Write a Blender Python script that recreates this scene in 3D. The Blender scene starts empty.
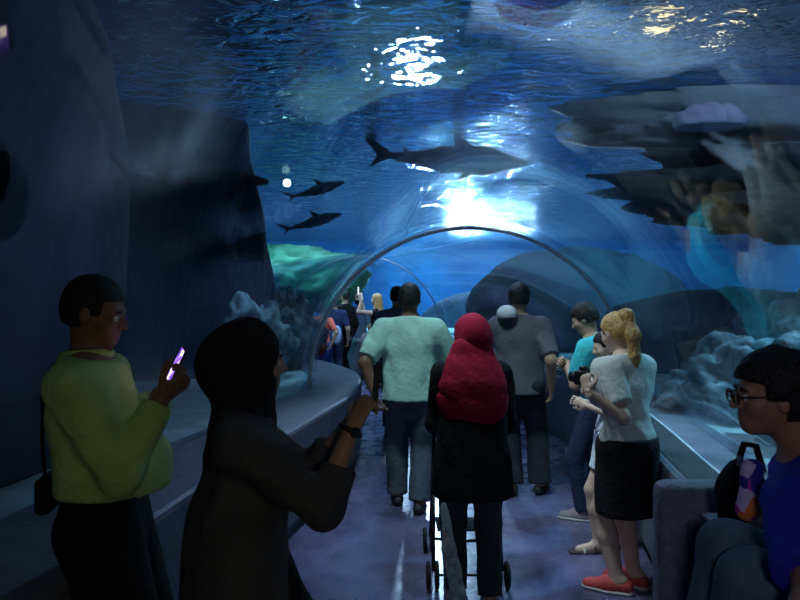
import bpy, math, random
import numpy as np
from mathutils import Vector, Matrix, noise as mnoise

random.seed(4)
SC = bpy.context.scene
COL = SC.collection
CAMH = 1.64
FPX = 680.0
PI = math.pi


def PX(px, py, d):
    """a point seen at photo pixel (px,py) at depth d"""
    return np.array([(px - 400) * d / FPX, d, CAMH - (py - 300) * d / FPX])


# ---------------------------------------------------------------- materials
MATS = {}


def mat(name, col, rough=.7, bump=0, bscale=40, metal=0, emit=None, estr=0, var=0, vscale=6, spec=.4, trans=0, sheen=0):
    if name in MATS:
        return MATS[name]
    m = bpy.data.materials.new(name)
    m.use_nodes = True
    nt = m.node_tree
    b = nt.nodes['Principled BSDF']
    b.inputs['Base Color'].default_value = (*col, 1)
    b.inputs['Roughness'].default_value = rough
    b.inputs['Metallic'].default_value = metal
    b.inputs['Specular IOR Level'].default_value = spec
    if sheen:
        b.inputs['Sheen Weight'].default_value = sheen
    if trans:
        b.inputs['Transmission Weight'].default_value = trans
    if emit:
        b.inputs['Emission Color'].default_value = (*emit, 1)
        b.inputs['Emission Strength'].default_value = estr
    tc = nt.nodes.new('ShaderNodeTexCoord')
    if var:
        n = nt.nodes.new('ShaderNodeTexNoise')
        n.inputs['Scale'].default_value = vscale
        n.inputs['Detail'].default_value = 5
        nt.links.new(tc.outputs['Object'], n.inputs['Vector'])
        r = nt.nodes.new('ShaderNodeValToRGB')
        r.color_ramp.elements[0].position = .3
        r.color_ramp.elements[1].position = .7
        r.color_ramp.elements[0].color = (*[c * (1 - var) for c in col], 1)
        r.color_ramp.elements[1].color = (*[min(1, c * (1 + var)) for c in col], 1)
        nt.links.new(n.outputs['Fac'], r.inputs['Fac'])
        nt.links.new(r.outputs['Color'], b.inputs['Base Color'])
    if bump:
        n2 = nt.nodes.new('ShaderNodeTexNoise')
        n2.inputs['Scale'].default_value = bscale
        n2.inputs['Detail'].default_value = 6
        nt.links.new(tc.outputs['Object'], n2.inputs['Vector'])
        bp = nt.nodes.new('ShaderNodeBump')
        bp.inputs['Strength'].default_value = bump
        bp.inputs['Distance'].default_value = .02
        nt.links.new(n2.outputs['Fac'], bp.inputs['Height'])
        nt.links.new(bp.outputs['Normal'], b.inputs['Normal'])
    MATS[name] = m
    return m


def cloth(name, col, var=.12, bump=.5, rough=.85):
    return mat('cloth_' + name, col, rough, bump=bump, bscale=30, var=var, vscale=9, spec=.2)


SKIN_T = mat('skin_tan', (.46, .27, .18), .5, bump=.1, bscale=60, var=.06)
SKIN_L = mat('skin_light', (.66, .44, .34), .5, bump=.1, bscale=60, var=.06)
SKIN_D = mat('skin_dark', (.23, .12, .075), .5, bump=.1, bscale=60, var=.06)
HAIR_K = mat('hair_black', (.012, .010, .010), .55, bump=.6, bscale=70)
HAIR_B = mat('hair_blonde', (.55, .33, .12), .45, bump=.6, bscale=60, var=.25, vscale=30)
EYE = mat('eye_white', (.7, .7, .68), .3)
PUPIL = mat('pupil', (.01, .01, .01), .2)
LIPS = mat('lips', (.32, .12, .1), .5)
BLACKP = mat('black_plastic', (.012, .012, .014), .35)
METAL = mat('steel', (.5, .52, .55), .35, metal=1)
DARKM = mat('dark_metal', (.03, .03, .035), .4, metal=.6)
RUBBER = mat('rubber', (.015, .015, .015), .8)


# ---------------------------------------------------------------- object helpers
def link(name, me, m=None, parent=None, smooth=True):
    o = bpy.data.objects.new(name, me)
    COL.objects.link(o)
    if m is not None:
        me.materials.append(m)
    if smooth and len(me.polygons):
        me.polygons.foreach_set('use_smooth', [True] * len(me.polygons))
    if parent is not None:
        o.parent = parent
    return o


def mesh_from(verts, faces, name='m'):
    me = bpy.data.meshes.new(name)
    if isinstance(verts, np.ndarray) and isinstance(faces, np.ndarray):
        me.vertices.add(len(verts))
        me.vertices.foreach_set('co', verts.astype(np.float32).ravel())
        n = len(faces)
        me.loops.add(n * 4)
        me.loops.foreach_set('vertex_index', faces.astype(np.int32).ravel())
        me.polygons.add(n)
        me.polygons.foreach_set('loop_start', np.arange(0, n * 4, 4, dtype=np.int32))
        me.polygons.foreach_set('loop_total', np.full(n, 4, dtype=np.int32))
        me.update(calc_edges=True)
    else:
        me.from_pydata([tuple(v) for v in verts], [], [tuple(f) for f in faces])
        me.update()
    me.validate()
    return me


def empty(name, loc, rz=0):
    o = bpy.data.objects.new(name, None)
    o.empty_display_size = .2
    COL.objects.link(o)
    o.location = tuple(float(v) for v in loc)
    o.rotation_euler = (0, 0, rz)
    return o


def tag(o, label, cat, group=None, kind=None):
    if label:
        o['label'] = label
    if cat:
        o['category'] = cat
    if group:
        o['group'] = group
    if kind:
        o['kind'] = kind
    return o


class MB:
    """collects simple solids into one mesh"""

    def __init__(s):
        s.v = []
        s.f = []

    def box(s, c, size, R=None, bev=0):
        c = np.array(c, float)
        h = np.array(size, float) / 2
        b = min(bev, min(h) * .9)
        base = len(s.v)
        if b <= 0:
            pts = [(x * h[0], y * h[1], z * h[2]) for x in (-1, 1) for y in (-1, 1) for z in (-1, 1)]
            fs = [(0, 1, 3, 2), (4, 6, 7, 5), (0, 4, 5, 1), (2, 3, 7, 6), (0, 2, 6, 4), (1, 5, 7, 3)]
            for p in pts:
                q = np.array(p)
                if R is not None:
                    q = R @ q
                s.v.append(tuple(c + q))
            s.f += [tuple(base + i for i in f) for f in fs]
            return s
        # rounded box: cube grid pushed to rounded surface
        n = 6
        idx = {}
        t = np.linspace(-1, 1, n + 1)
        # concentrate samples near the edges
        cs = []
        for ax in range(3):
            inner = h[ax] - b
            cs.append(np.array([-h[ax], -h[ax] + b * .35, -inner, -inner * .3, inner * .3, inner, h[ax] - b * .35, h[ax]]))
        N = 8

        def vid(i, j, k):
            key = (i, j, k)
            if key not in idx:
                p = np.array([cs[0][i], cs[1][j], cs[2][k]])
                inn = np.clip(p, -(h - b), h - b)
                d = p - inn
                L = np.linalg.norm(d)
                q = inn + d / L * b if L > 1e-9 else p
                if R is not None:
                    q = R @ q
                idx[key] = len(s.v)
                s.v.append(tuple(c + q))
            return idx[key]
        for a in range(N - 1):
            for e in range(N - 1):
                for side in (0, N - 1):
                    q = [(side, a, e), (side, a + 1, e), (side, a + 1, e + 1), (side, a, e + 1)]
                    q2 = [(a, side, e), (a, side, e + 1), (a + 1, side, e + 1), (a + 1, side, e)]
                    q3 = [(a, e, side), (a + 1, e, side), (a + 1, e + 1, side), (a, e + 1, side)]
                    for qq in (q, q2, q3):
                        f = [vid(*w) for w in qq]
                        if side == 0:
                            f = f[::-1]
                        s.f.append(tuple(f))
        return s

    def tube(s, pts, r, n=10, closed=False):
        pts = [np.array(p, float) for p in pts]
        N = len(pts)
        rr = r if isinstance(r, (list, tuple)) else [r] * N
        base = len(s.v)
        up = np.array([0, 0, 1.])
        prev = None
        for i, p in enumerate(pts):
            if closed:
                t = pts[(i + 1) % N] - pts[i - 1]
            else:
                t = pts[min(i + 1, N - 1)] - pts[max(i - 1, 0)]
            t = t / (np.linalg.norm(t) + 1e-9)
            a = prev if prev is not None else (up if abs(t[2]) < .9 else np.array([1., 0, 0]))
            u = a - t * a.dot(t)
            u /= (np.linalg.norm(u) + 1e-9)
            prev = u
            w = np.cross(t, u)
            for k in range(n):
                an = 2 * PI * k / n
                s.v.append(tuple(p + rr[i] * (math.cos(an) * u + math.sin(an) * w)))
        M = N if closed else N - 1
        for i in range(M):
            for k in range(n):
                a0 = base + i * n + k
                a1 = base + i * n + (k + 1) % n
                b0 = base + ((i + 1) % N) * n + k
                b1 = base + ((i + 1) % N) * n + (k + 1) % n
                s.f.append((a0, a1, b1, b0))
        if not closed:
            s.f.append(tuple(base + k for k in range(n))[::-1])
            s.f.append(tuple(base + (N - 1) * n + k for k in range(n)))
        return s

    def sphere(s, c, r, n=10, m=8, R=None):
        r = np.array(r if hasattr(r, '__len__') else (r, r, r), float)
        c = np.array(c, float)
        base = len(s.v)
        for i in range(m + 1):
            th = PI * i / m
            for k in range(n):
                ph = 2 * PI * k / n
                q = np.array([math.sin(th) * math.cos(ph), math.sin(th) * math.sin(ph), math.cos(th)]) * r
                if R is not None:
                    q = R @ q
                s.v.append(tuple(c + q))
        for i in range(m):
            for k in range(n):
                a = base + i * n + k
                b = base + i * n + (k + 1) % n
                s.f.append((a, a + n, b + n, b))
        return s

    def lathe(s, o, axis, prof, n=24):
        o = np.array(o, float)
        d = unit(axis)
        a = np.array([0, 0, 1.]) if abs(d[2]) < .9 else np.array([1., 0, 0])
        u = unit(np.cross(d, a))
        w = np.cross(d, u)
        base = len(s.v)
        for (r, h) in prof:
            for k in range(n):
                an = 2 * PI * k / n
                s.v.append(tuple(o + d * h + r * (math.cos(an) * u + math.sin(an) * w)))
        for i in range(len(prof) - 1):
            for k in range(n):
                a0 = base + i * n + k
                a1 = base + i * n + (k + 1) % n
                s.f.append((a0, a1, a1 + n, a0 + n))
        s.f.append(tuple(base + k for k in range(n))[::-1])
        s.f.append(tuple(base + (len(prof) - 1) * n + k for k in range(n)))
        return s

    def build(s, name, m, parent=None, smooth=False):
        me = mesh_from(s.v, s.f, name)
        return link(name, me, m, parent, smooth)


# ---------------------------------------------------------------- implicit surfaces
def V(*a):
    return np.array(a, float)


def unit(v):
    v = np.array(v, float)
    return v / (np.linalg.norm(v) + 1e-12)


class Field:
    def __init__(s):
        s.ops = []

    def cap(s, a, b, ra, rb, k=.03, dd=None, ratio=1., cutb=False, cuta=False):
        s.ops.append(('cap', V(*a), V(*b), ra, rb, k, None if dd is None else unit(dd), ratio, cutb, cuta))
        return s

    def ell(s, c, r, R=None, k=.03):
        s.ops.append(('ell', V(*c), V(*r), np.eye(3) if R is None else R, k))
        return s

    def sub(s, c, r, R=None, k=.01):
        s.ops.append(('sub', V(*c), V(*r), np.eye(3) if R is None else R, k))
        return s

    def cut(s, p, n):
        s.ops.append(('cut', V(*p), unit(n)))
        return s

    def fn(s, f):
        s.ops.append(('fn', f))
        return s

    def bounds(s):
        lo = np.full(3, 1e9)
        hi = -lo
        for o in s.ops:
            if o[0] == 'cap':
                for p, r in ((o[1], o[3]), (o[2], o[4])):
                    lo = np.minimum(lo, p - r)
                    hi = np.maximum(hi, p + r)
            elif o[0] == 'ell':
                m = np.abs(o[3]) @ o[2]
                lo = np.minimum(lo, o[1] - m)
                hi = np.maximum(hi, o[1] + m)
        for o in s.ops:
            if o[0] == 'cut':
                for ax in range(3):
                    if o[2][ax] > .999:
                        hi[ax] = min(hi[ax], o[1][ax])
                    if o[2][ax] < -.999:
                        lo[ax] = max(lo[ax], o[1][ax])
        return lo - .035, hi + .035

    def mesh(s, h=.012):
        lo, hi = s.bounds()
        n = np.ceil((hi - lo) / h).astype(int) + 2
        ax = [lo[i] + np.arange(n[i]) * h for i in range(3)]
        G = np.full(tuple(n), .15)

        def sl(l, u):
            a = np.clip(np.floor((l - lo) / h).astype(int), 0, n - 1)
            b = np.clip(np.ceil((u - lo) / h).astype(int) + 1, 1, n)
            return a, b

        for o in s.ops:
            if o[0] == 'cap':
                _, a, b, ra, rb, k, dd, ratio, cutb, cuta = o
                rm = max(ra, rb) + k + .03
                i0, i1 = sl(np.minimum(a, b) - rm, np.maximum(a, b) + rm)
            elif o[0] in ('ell', 'sub'):
                m = np.abs(o[3]) @ o[2]
                i0, i1 = sl(o[1] - m - o[4] - .03, o[1] + m + o[4] + .03)
            else:
                i0, i1 = np.zeros(3, int), n
            if np.any(i1 <= i0):
                continue
            S = tuple(slice(i0[q], i1[q]) for q in range(3))
            X = ax[0][S[0]][:, None, None]
            Y = ax[1][S[1]][None, :, None]
            Z = ax[2][S[2]][None, None, :]
            cur = G[S]
            if o[0] == 'cap':
                px, py, pz = X - a[0], Y - a[1], Z - a[2]
                ab = b - a
                L = np.linalg.norm(ab) + 1e-9
                u = ab / L
                raw = px * u[0] + py * u[1] + pz * u[2]
                t = np.clip(raw / L, 0, 1)
                qx, qy, qz = px - t * ab[0], py - t * ab[1], pz - t * ab[2]
                if dd is not None:
                    c = (qx * dd[0] + qy * dd[1] + qz * dd[2]) * (1 / ratio - 1)
                    qx, qy, qz = qx + dd[0] * c, qy + dd[1] * c, qz + dd[2] * c
                d = np.sqrt(qx * qx + qy * qy + qz * qz) - (ra + (rb - ra) * t)
                if cutb:
                    d = np.maximum(d, raw - L)
                if cuta:
                    d = np.maximum(d, -raw)
                hh = np.clip(.5 + .5 * (d - cur) / k, 0, 1)
                G[S] = d + (cur - d) * hh - k * hh * (1 - hh)
            elif o[0] in ('ell', 'sub'):
                _, c, r, R, k = o
                px, py, pz = X - c[0], Y - c[1], Z - c[2]
                q = [R[0, i] * px + R[1, i] * py + R[2, i] * pz for i in range(3)]
                k0 = np.sqrt(sum((q[i] / r[i]) ** 2 for i in range(3))) + 1e-9
                k1 = np.sqrt(sum((q[i] / r[i] ** 2) ** 2 for i in range(3))) + 1e-9
                d = k0 * (k0 - 1) / k1
                if o[0] == 'ell':
                    hh = np.clip(.5 + .5 * (d - cur) / k, 0, 1)
                    G[S] = d + (cur - d) * hh - k * hh * (1 - hh)
                else:
                    d = -d
                    hh = np.clip(.5 - .5 * (d - cur) / k, 0, 1)
                    G[S] = d + (cur - d) * hh + k * hh * (1 - hh)
            elif o[0] == 'cut':
                p, nn = o[1], o[2]
                d = (X - p[0]) * nn[0] + (Y - p[1]) * nn[1] + (Z - p[2]) * nn[2]
                G[S] = np.maximum(cur, d)
            else:
                G[S] = o[1](cur, X, Y, Z)
        G[0], G[-1] = .1, .1
        G[:, 0], G[:, -1] = .1, .1
        G[:, :, 0], G[:, :, -1] = .1, .1
        return nets(G, lo, h)


def nets(G, lo, h):
    ins = G < 0
    nx, ny, nz = G.shape
    c = np.zeros((nx - 1, ny - 1, nz - 1), np.int8)
    offs = [(i, j, k) for i in (0, 1) for j in (0, 1) for k in (0, 1)]
    for (i, j, k) in offs:
        c += ins[i:nx - 1 + i, j:ny - 1 + j, k:nz - 1 + k]
    act = (c > 0) & (c < 8)
    I = np.argwhere(act)
    N = len(I)
    ids = np.full(act.shape, -1, np.int64)
    ids[act] = np.arange(N)
    vals = np.stack([G[I[:, 0] + i, I[:, 1] + j, I[:, 2] + k] for (i, j, k) in offs], 1)
    pos = np.zeros((N, 3))
    cnt = np.zeros(N)
    O = np.array(offs, float)
    for a in range(8):
        for b in range(a + 1, 8):
            if np.abs(O[a] - O[b]).sum() != 1:
                continue
            va, vb = vals[:, a], vals[:, b]
            s = (va < 0) != (vb < 0)
            t = np.where(s, va / np.where(s, va - vb, 1), 0)
            pos += s[:, None] * (O[a] + t[:, None] * (O[b] - O[a]))
            cnt += s
    v = lo + h * (I + pos / cnt[:, None])
    F = []
    for ax in range(3):
        sh = [slice(None)] * 3
        s2 = [slice(None)] * 3
        sh[ax] = slice(0, -1)
        s2[ax] = slice(1, None)
        A = ins[tuple(sh)]
        B = ins[tuple(s2)]
        E = np.argwhere(A != B)
        o1, o2 = [(1, 2), (2, 0), (0, 1)][ax]
        E = E[(E[:, o1] > 0) & (E[:, o2] > 0) & (E[:, o1] < G.shape[o1] - 1) & (E[:, o2] < G.shape[o2] - 1)]
        if not len(E):
            continue
        flip = ~A[tuple(E.T)]

        def cid(d1, d2):
            e = E.copy()
            e[:, o1] -= d1
            e[:, o2] -= d2
            return ids[tuple(e.T)]
        q = np.stack([cid(1, 1), cid(0, 1), cid(0, 0), cid(1, 0)], 1)
        q[flip] = q[flip][:, ::-1]
        F.append(q)
    return v, np.concatenate(F)


def folds(amp=.006, seed=0, sc=1., vert=True):
    rs = np.random.RandomState(seed)
    ph = rs.rand(8) * 6.28

    def f(cur, X, Y, Z):
        w = .35 * np.sin(9 * sc * Z + ph[0]) + .25 * np.sin(17 * sc * X + 7 * Z + ph[1])
        a = np.sin(34 * sc * X + 10 * sc * Z + 3 * w + ph[2]) * np.sin(30 * sc * Y - 8 * sc * Z + 3 * w + ph[3])
        b = np.sin(26 * sc * Z + 11 * X - 13 * Y + 4 * w + ph[4])
        return cur - amp * (.6 + .7 * a + .5 * b * (0.5 if vert else 1.))
    return f


def fmesh(name, parts, m, parent, smooth=True):
    vs, fs, n = [], [], 0
    for (fld, h) in parts:
        v, f = fld.mesh(h)
        vs.append(v)
        fs.append(f + n)
        n += len(v)
    me = mesh_from(np.concatenate(vs), np.concatenate(fs), name)
    return link(name, me, m, parent, smooth)


# ---------------------------------------------------------------- people
def ik(S, W, a, b, hint):
    d = W - S
    L = np.linalg.norm(d)
    Lm = (a + b) * .995
    if L > Lm:
        W = S + d / L * Lm
        d = W - S
        L = Lm
    u = d / L
    x = (a * a - b * b + L * L) / (2 * L)
    hh = math.sqrt(max(a * a - x * x, 0))
    hv = np.array(hint, float)
    hv = hv - u * hv.dot(u)
    hv = unit(hv)
    return S + u * x + hv * hh, W


def rotz(a):
    return np.array([[math.cos(a), -math.sin(a), 0], [math.sin(a), math.cos(a), 0], [0, 0, 1]])


def rotx(a):
    return np.array([[1, 0, 0], [0, math.cos(a), -math.sin(a)], [0, math.sin(a), math.cos(a)]])


def roty(a):
    return np.array([[math.cos(a), 0, math.sin(a)], [0, 1, 0], [-math.sin(a), 0, math.cos(a)]])


class Person:
    def __init__(s, label, x, y, H=1.7, phi=0, g=1., fem=False, lean=0., side=0., arms=None, feet=None, head=(0, 0, 0),
                 skin=SKIN_T, res=.013, seat=None, twist=0., hips=None, z0=0., group=None, near=False, drop=0.):
        s.H, s.g, s.res, s.near = H, g, res, near
        s.phi = math.radians(phi)
        s.X, s.Y = x, y
        s.root = empty('person', (x, y, z0), -s.phi)
        s.z0 = z0
        tag(s.root, label, 'person', group)
        s.fem = fem
        s.hs = H / 1.72
        s.skin = skin
        # spine
        s.pel = V(0, 0, (seat if seat is not None else .53 * H) - drop)
        s.up = unit(V(math.sin(math.radians(side)), math.sin(math.radians(lean)), math.cos(math.radians(lean))))
        s.tx = rotz(math.radians(-twist)) @ V(1, 0, 0)
        s.tx = unit(s.tx - s.up * s.tx.dot(s.up))
        s.fw = unit(np.cross(s.up, s.tx))
        s.waist = s.pel + s.up * .09 * H
        s.chest = s.pel + s.up * .205 * H
        s.neck = s.pel + s.up * .30 * H
        yaw, pitch, roll = [math.radians(q) for q in head]
        s.Rh = rotz(-yaw) @ rotx(-pitch) @ roty(roll)
        s.head = s.neck + V(0, .012, 0) * (1 + 0) + unit(s.up + V(0, math.sin(pitch) * .5, 0)) * .097 * H
        sw = (.098 if fem else .110) * H * (1 + .25 * (g - 1))
        s.sh = {'L': s.pel + s.up * .262 * H - s.tx * sw, 'R': s.pel + s.up * .262 * H + s.tx * sw}
        arms = arms or {}
        s.el, s.wr, s.hd = {}, {}, {}
        for q, sg in (('L', -1), ('R', 1)):
            sp = arms.get(q, {})
            if 'w' in sp:
                W = s.loc(sp['w'])
            else:
                W = s.sh[q] + V(sg * .05 * H, .02 * H, -.30 * H)
            hint = sp.get('hint', (sg * .3, -.6, -.6))
            E, W = ik(s.sh[q], W, .172 * H, .150 * H, hint)
            s.el[q], s.wr[q] = E, W
            hdir = unit(W - E)
            if 'dir' in sp:
                hdir = unit(sp['dir'])
            n = V(*sp.get('palm', (-sg, 0, 0)))
            n = unit(n - hdir * n.dot(hdir))
            th = V(*sp.get('thumb', (0, 1, 0)))
            th = th - hdir * th.dot(hdir) - n * n.dot(th)
            th = unit(th)
            s.hd[q] = (hdir, n, th, sp.get('curl', 25))
        # legs
        hw = .052 * H if not hips else hips
        feet = feet or {}
        s.hip, s.kn, s.an, s.fy = {}, {}, {}, {}
        for q, sg in (('L', -1), ('R', 1)):
            fp = feet.get(q, {})
            s.hip[q] = s.pel + V(sg * hw, 0, -.015 * H)
            an = V(*fp.get('p', (sg * .055 * H, 0)), fp.get('z', .045 * H))
            s.kn[q], s.an[q] = ik(s.hip[q], an, .245 * H, .245 * H, fp.get('hint', (sg * .1, 1, 0)))
            s.fy[q] = math.radians(fp.get('yaw', sg * 8))
        s.body_done = False

    def loc(s, w):
        v = np.array(w, float)
        dx, dy = v[0] - s.X, v[1] - s.Y
        c, sn = math.cos(s.phi), math.sin(s.phi)
        return V(dx * c - dy * sn, dx * sn + dy * c, v[2] - s.z0)

    def wor(s, l):
        c, sn = math.cos(s.phi), math.sin(s.phi)
        return V(s.X + l[0] * c + l[1] * sn, s.Y - l[0] * sn + l[1] * c, l[2] + s.z0)

    def hp(s, x, y, z):
        return s.head + s.Rh @ (V(x, y, z) * s.hs)

    # torso primitives
    def torso(s, F, inf=0, belly=0, bust=0, lo=True, k=.04):
        H, g = s.H, s.g
        hw = (.094 if s.fem else .088) * H * g
        ww = (.072 if s.fem else .082) * H * (g * 1.03 if g > 1 else g)
        cw = (.083 if s.fem else .097) * H * (1 + .6 * (g - 1))
        dr = .66 + .12 * (g - 1) * 2
        if lo:
            F.cap(s.pel - V(0, 0, .02 * H), s.waist, hw + inf, ww + inf, k, s.fw, dr)
        F.cap(s.waist, s.chest, ww + inf, cw + inf, k, s.fw, dr - .03)
        F.cap(s.chest, s.chest + s.up * .035 * H, cw + inf, cw * .86 + inf, k, s.fw, dr - .05)
        F.cap(s.sh['L'] * .9 + s.sh['R'] * .1, s.sh['R'] * .9 + s.sh['L'] * .1, .031 * H + inf * .8, .031 * H + inf * .8, .05)
        nb = s.neck - s.up * .002 * H - s.fw * .008
        for qq in 'LR':
            F.cap(nb, s.sh[qq] * .88 + nb * .12, .030 * H + inf * .7, .027 * H + inf * .6, .05)
        F.cap(s.neck - s.up * .03 * H, s.neck + s.up * .012 * H, .040 * H + inf * .6, .030 * H + inf * .5, .04)
        if belly:
            F.ell(s.waist + s.fw * (.045 * H) - V(0, 0, .01), (ww * 1.02 + inf, belly + inf, .11 * H), k=.06)
        if bust:
            for sg in (-1, 1):
                F.ell(s.chest + s.fw * (.052 * H) + s.tx * sg * .045 * H - s.up * .02 * H, (bust + inf,) * 3, k=.03)
        return F

    def arms(s, F, inf=0, upto=2., which='LR', fat=1.):
        H = s.H
        ga = (1 + .6 * (s.g - 1)) * (.86 if s.fem else 1.) * fat
        for q in which:
            S, E, W = s.sh[q], s.el[q], s.wr[q]
            u = min(upto, 1)
            r0, r1, r2 = .034 * H * ga, .0255 * H * ga, .0165 * H * ga
            F.cap(S, S + (E - S) * u, r0 + inf, r0 + (r1 - r0) * u + inf, .03, cutb=(upto < 1))
            if upto > 1:
                t = upto - 1
                F.cap(E, E + (W - E) * t, r1 + inf, r1 + (r2 - r1) * t + inf, .02, cutb=(t < 1))
        return F

    def legs(s, F, inf=0, upto=2., which='LR', flare=0):
        H = s.H
        gl = 1 + .5 * (s.g - 1)
        for q in which:
            A, K, N = s.hip[q], s.kn[q], s.an[q]
            r0, r1, r2 = .052 * H * gl, .036 * H * gl, .023 * H * gl
            u = min(upto, 1)
            F.cap(A, A + (K - A) * u, r0 + inf, r0 + (r1 - r0) * u + inf, .02, cutb=(upto < 1))
            if upto > 1:
                t = upto - 1
                if inf > 0:
                    F.cap(K, K + (N - K) * t, r1 + inf, r1 + (r2 - r1) * t + inf + flare, .02, cutb=True)
                else:
                    m = K + (N - K) * .35 + V(0, -.004, 0)
                    F.cap(K, m, r1, r1 * .98, .02)
                    F.cap(m, N, r1 * .98, r2, .02)
        return F

    def hand(s, q):
        d, n, u, curl = s.hd[q]
        w = s.wr[q]
        z = s.H / 1.72 * (.92 if s.fem else 1.)
        F = Field()
        F.cap(w - d * .03 * z, w + d * .025 * z, .026 * z, .026 * z, .015, n, .8)
        F.cap(w + d * .03 * z, w + d * .075 * z, .034 * z, .037 * z, .015, n, .40)
        for i, L in enumerate((.072, .080, .074, .058)):
            p = w + d * (.085 - .004 * abs(i - 1)) * z + u * (.028 - .0187 * i) * z
            ang = 0
            dirv = d + u * (.10 - .07 * i)
            dirv = unit(dirv)
            cur = curl * (1 + .08 * i)
            for sgm, fr in enumerate((.45, .3, .25)):
                ang += math.radians(cur * (1, 1.25, .8)[sgm])
                dv = unit(dirv * math.cos(ang) + n * math.sin(ang))
                e = p + dv * L * fr * z
                F.cap(p, e, (.0095 - .001 * sgm) * z, (.0088 - .001 * sgm) * z, .004)
                p = e
        p = w + d * .022 * z + u * .024 * z
        e = p + unit(d * .6 + u * .75 + n * .35) * .042 * z
        F.cap(p, e, .016 * z, .0115 * z, .012)
        e2 = e + unit(d * .85 + u * .25 + n * .45) * .032 * z
        F.cap(e, e2, .0108 * z, .0098 * z, .004)
        e3 = e2 + unit(d * .9 + n * .6) * .024 * z
        F.cap(e2, e3, .0098 * z, .0082 * z, .004)
        return F

    def hfield(s):
        F = Field()
        h = s.hs
        R = s.Rh

        def P(x, y, z):
            return s.hp(x, y, z)

        F.ell(P(0, -.012, .03), V(.075, .094, .088) * h, R, .02)
        F.ell(P(0, .030, -.030), V(.060, .062, .070) * h, R, .03)
        F.ell(P(0, .058, -.078), V(.032, .030, .026) * h, R, .025)
        F.cap(P(-.030, .074, .026), P(.030, .074, .026), .014 * h, .014 * h, .015)
        F.cap(P(0, .086, .016), P(0, .106, -.018), .008 * h, .0125 * h, .01)
        for sg in (-1, 1):
            F.ell(P(sg * .013, .096, -.021), V(.009, .010, .008) * h, R, .006)
            F.ell(P(sg * .040, .056, -.018), V(.026, .026, .026) * h, R, .02)
            F.sub(P(sg * .031, .096, .004), V(.016, .014, .010) * h, R, .01)
            F.ell(P(sg * .077, -.004, -.002), V(.010, .019, .032) * h, R, .008)
            F.sub(P(sg * .088, .002, .002), V(.006, .010, .018) * h, R, .004)
        F.cap(P(-.018, .082, -.046), P(.018, .082, -.046), .0085 * h, .0085 * h, .006)
        F.cap(P(-.015, .080, -.058), P(.015, .080, -.058), .0095 * h, .0095 * h, .006)
        F.sub(P(0, .096, -.052), V(.022, .010, .0025) * h, R, .004)
        F.cap(s.neck - s.up * .03, P(0, -.018, -.04), .034 * s.H * (.85 if s.fem else 1.) , .054 * h * (.85 if s.fem else 1), .03)
        return F

    def body(s, feet=True, hh=None, hres=None, fingers='LR', belly=0, bust=0):
        F = Field()
        s.torso(F, belly=belly, bust=bust)
        s.arms(F)
        s.legs(F)
        if feet:
            for q in 'LR':
                f = rotz(-s.fy[q]) @ V(0, 1, 0)
                a = s.an[q]
                zb = a[2] - .045 * s.H
                F.cap(a - f * .035, a + f * .12 + V(0, 0, -.05 * s.hs), .030, .022, .03)
                F.cap(a + V(0, 0, -.045), a + f * .13 + V(0, 0, -.055 * s.hs), .024, .02, .03)
        parts = [(F, s.res)]
        parts.append((s.hfield(), hh or (.0055 if s.near else .009)))
        for q in fingers:
            parts.append((s.hand(q), hres or (.0038 if s.near else .0065)))
        s.b = fmesh('body', parts, s.skin, s.root)
        return s.b

    def face(s):
        for sg in (-1, 1):
            e = MB().sphere(s.hp(sg * .031, .077, .004), .0125 * s.hs, 14, 10).build('eye', EYE, s.root, True)
            p = MB().sphere(s.hp(sg * .0315, .0835, .004), .0066 * s.hs, 10, 8).build('pupil', PUPIL, e, True)
            t = MB()
            t.tube([s.hp(sg * .016, .090, .024), s.hp(sg * .030, .092, .030), s.hp(sg * .047, .082, .025)], [.003, .004, .0025], 8)
            t.build('eyebrow', HAIR_K, s.root, True)
        F = Field()
        F.cap(s.hp(-.018, .0835, -.0475), s.hp(.018, .0835, -.0475), .0078 * s.hs, .0078 * s.hs, .004)
        F.cap(s.hp(-.014, .0815, -.0585), s.hp(.014, .0815, -.0585), .0088 * s.hs, .0088 * s.hs, .004)
        fmesh('lips', [(F, .003)], LIPS, s.root)

    def hair(s, m=HAIR_K, vol=.010, front=.062, low=-.045, name='hair', yl=.040, curl=.003, fr=60):
        F = Field()
        h = s.hs
        R = s.Rh
        F.ell(s.hp(0, -.016, .036), V(.075 + vol, .094 + vol, .088 + vol) * h, R, .02)
        F.ell(s.hp(0, -.045, -.010), V(.070 + vol * .7, .058 + vol, .070) * h, R, .02)

        hc, RR = s.head, s.Rh

        def cutf(cur, X, Y, Z):
            px, py, pz = X - hc[0], Y - hc[1], Z - hc[2]
            ly = (RR[0, 1] * px + RR[1, 1] * py + RR[2, 1] * pz) / h
            lz = (RR[0, 2] * px + RR[1, 2] * py + RR[2, 2] * pz) / h
            cur = cur - curl * np.sin(fr * X + 20 * Z) * np.sin(fr * Y) * np.sin(fr * Z + 1)
            face = np.maximum(lz - front - .25 * np.minimum(ly - .08, 0), yl - ly)
            side = np.maximum(lz + .0, -.012 - ly)
            cur = np.maximum(cur, -face * h)
            cur = np.maximum(cur, -side * h)
            return np.maximum(cur, (low - lz) * h)
        F.fn(cutf)
        return fmesh(name, [(F, .006 if s.near else .010)], m, s.root)

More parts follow.
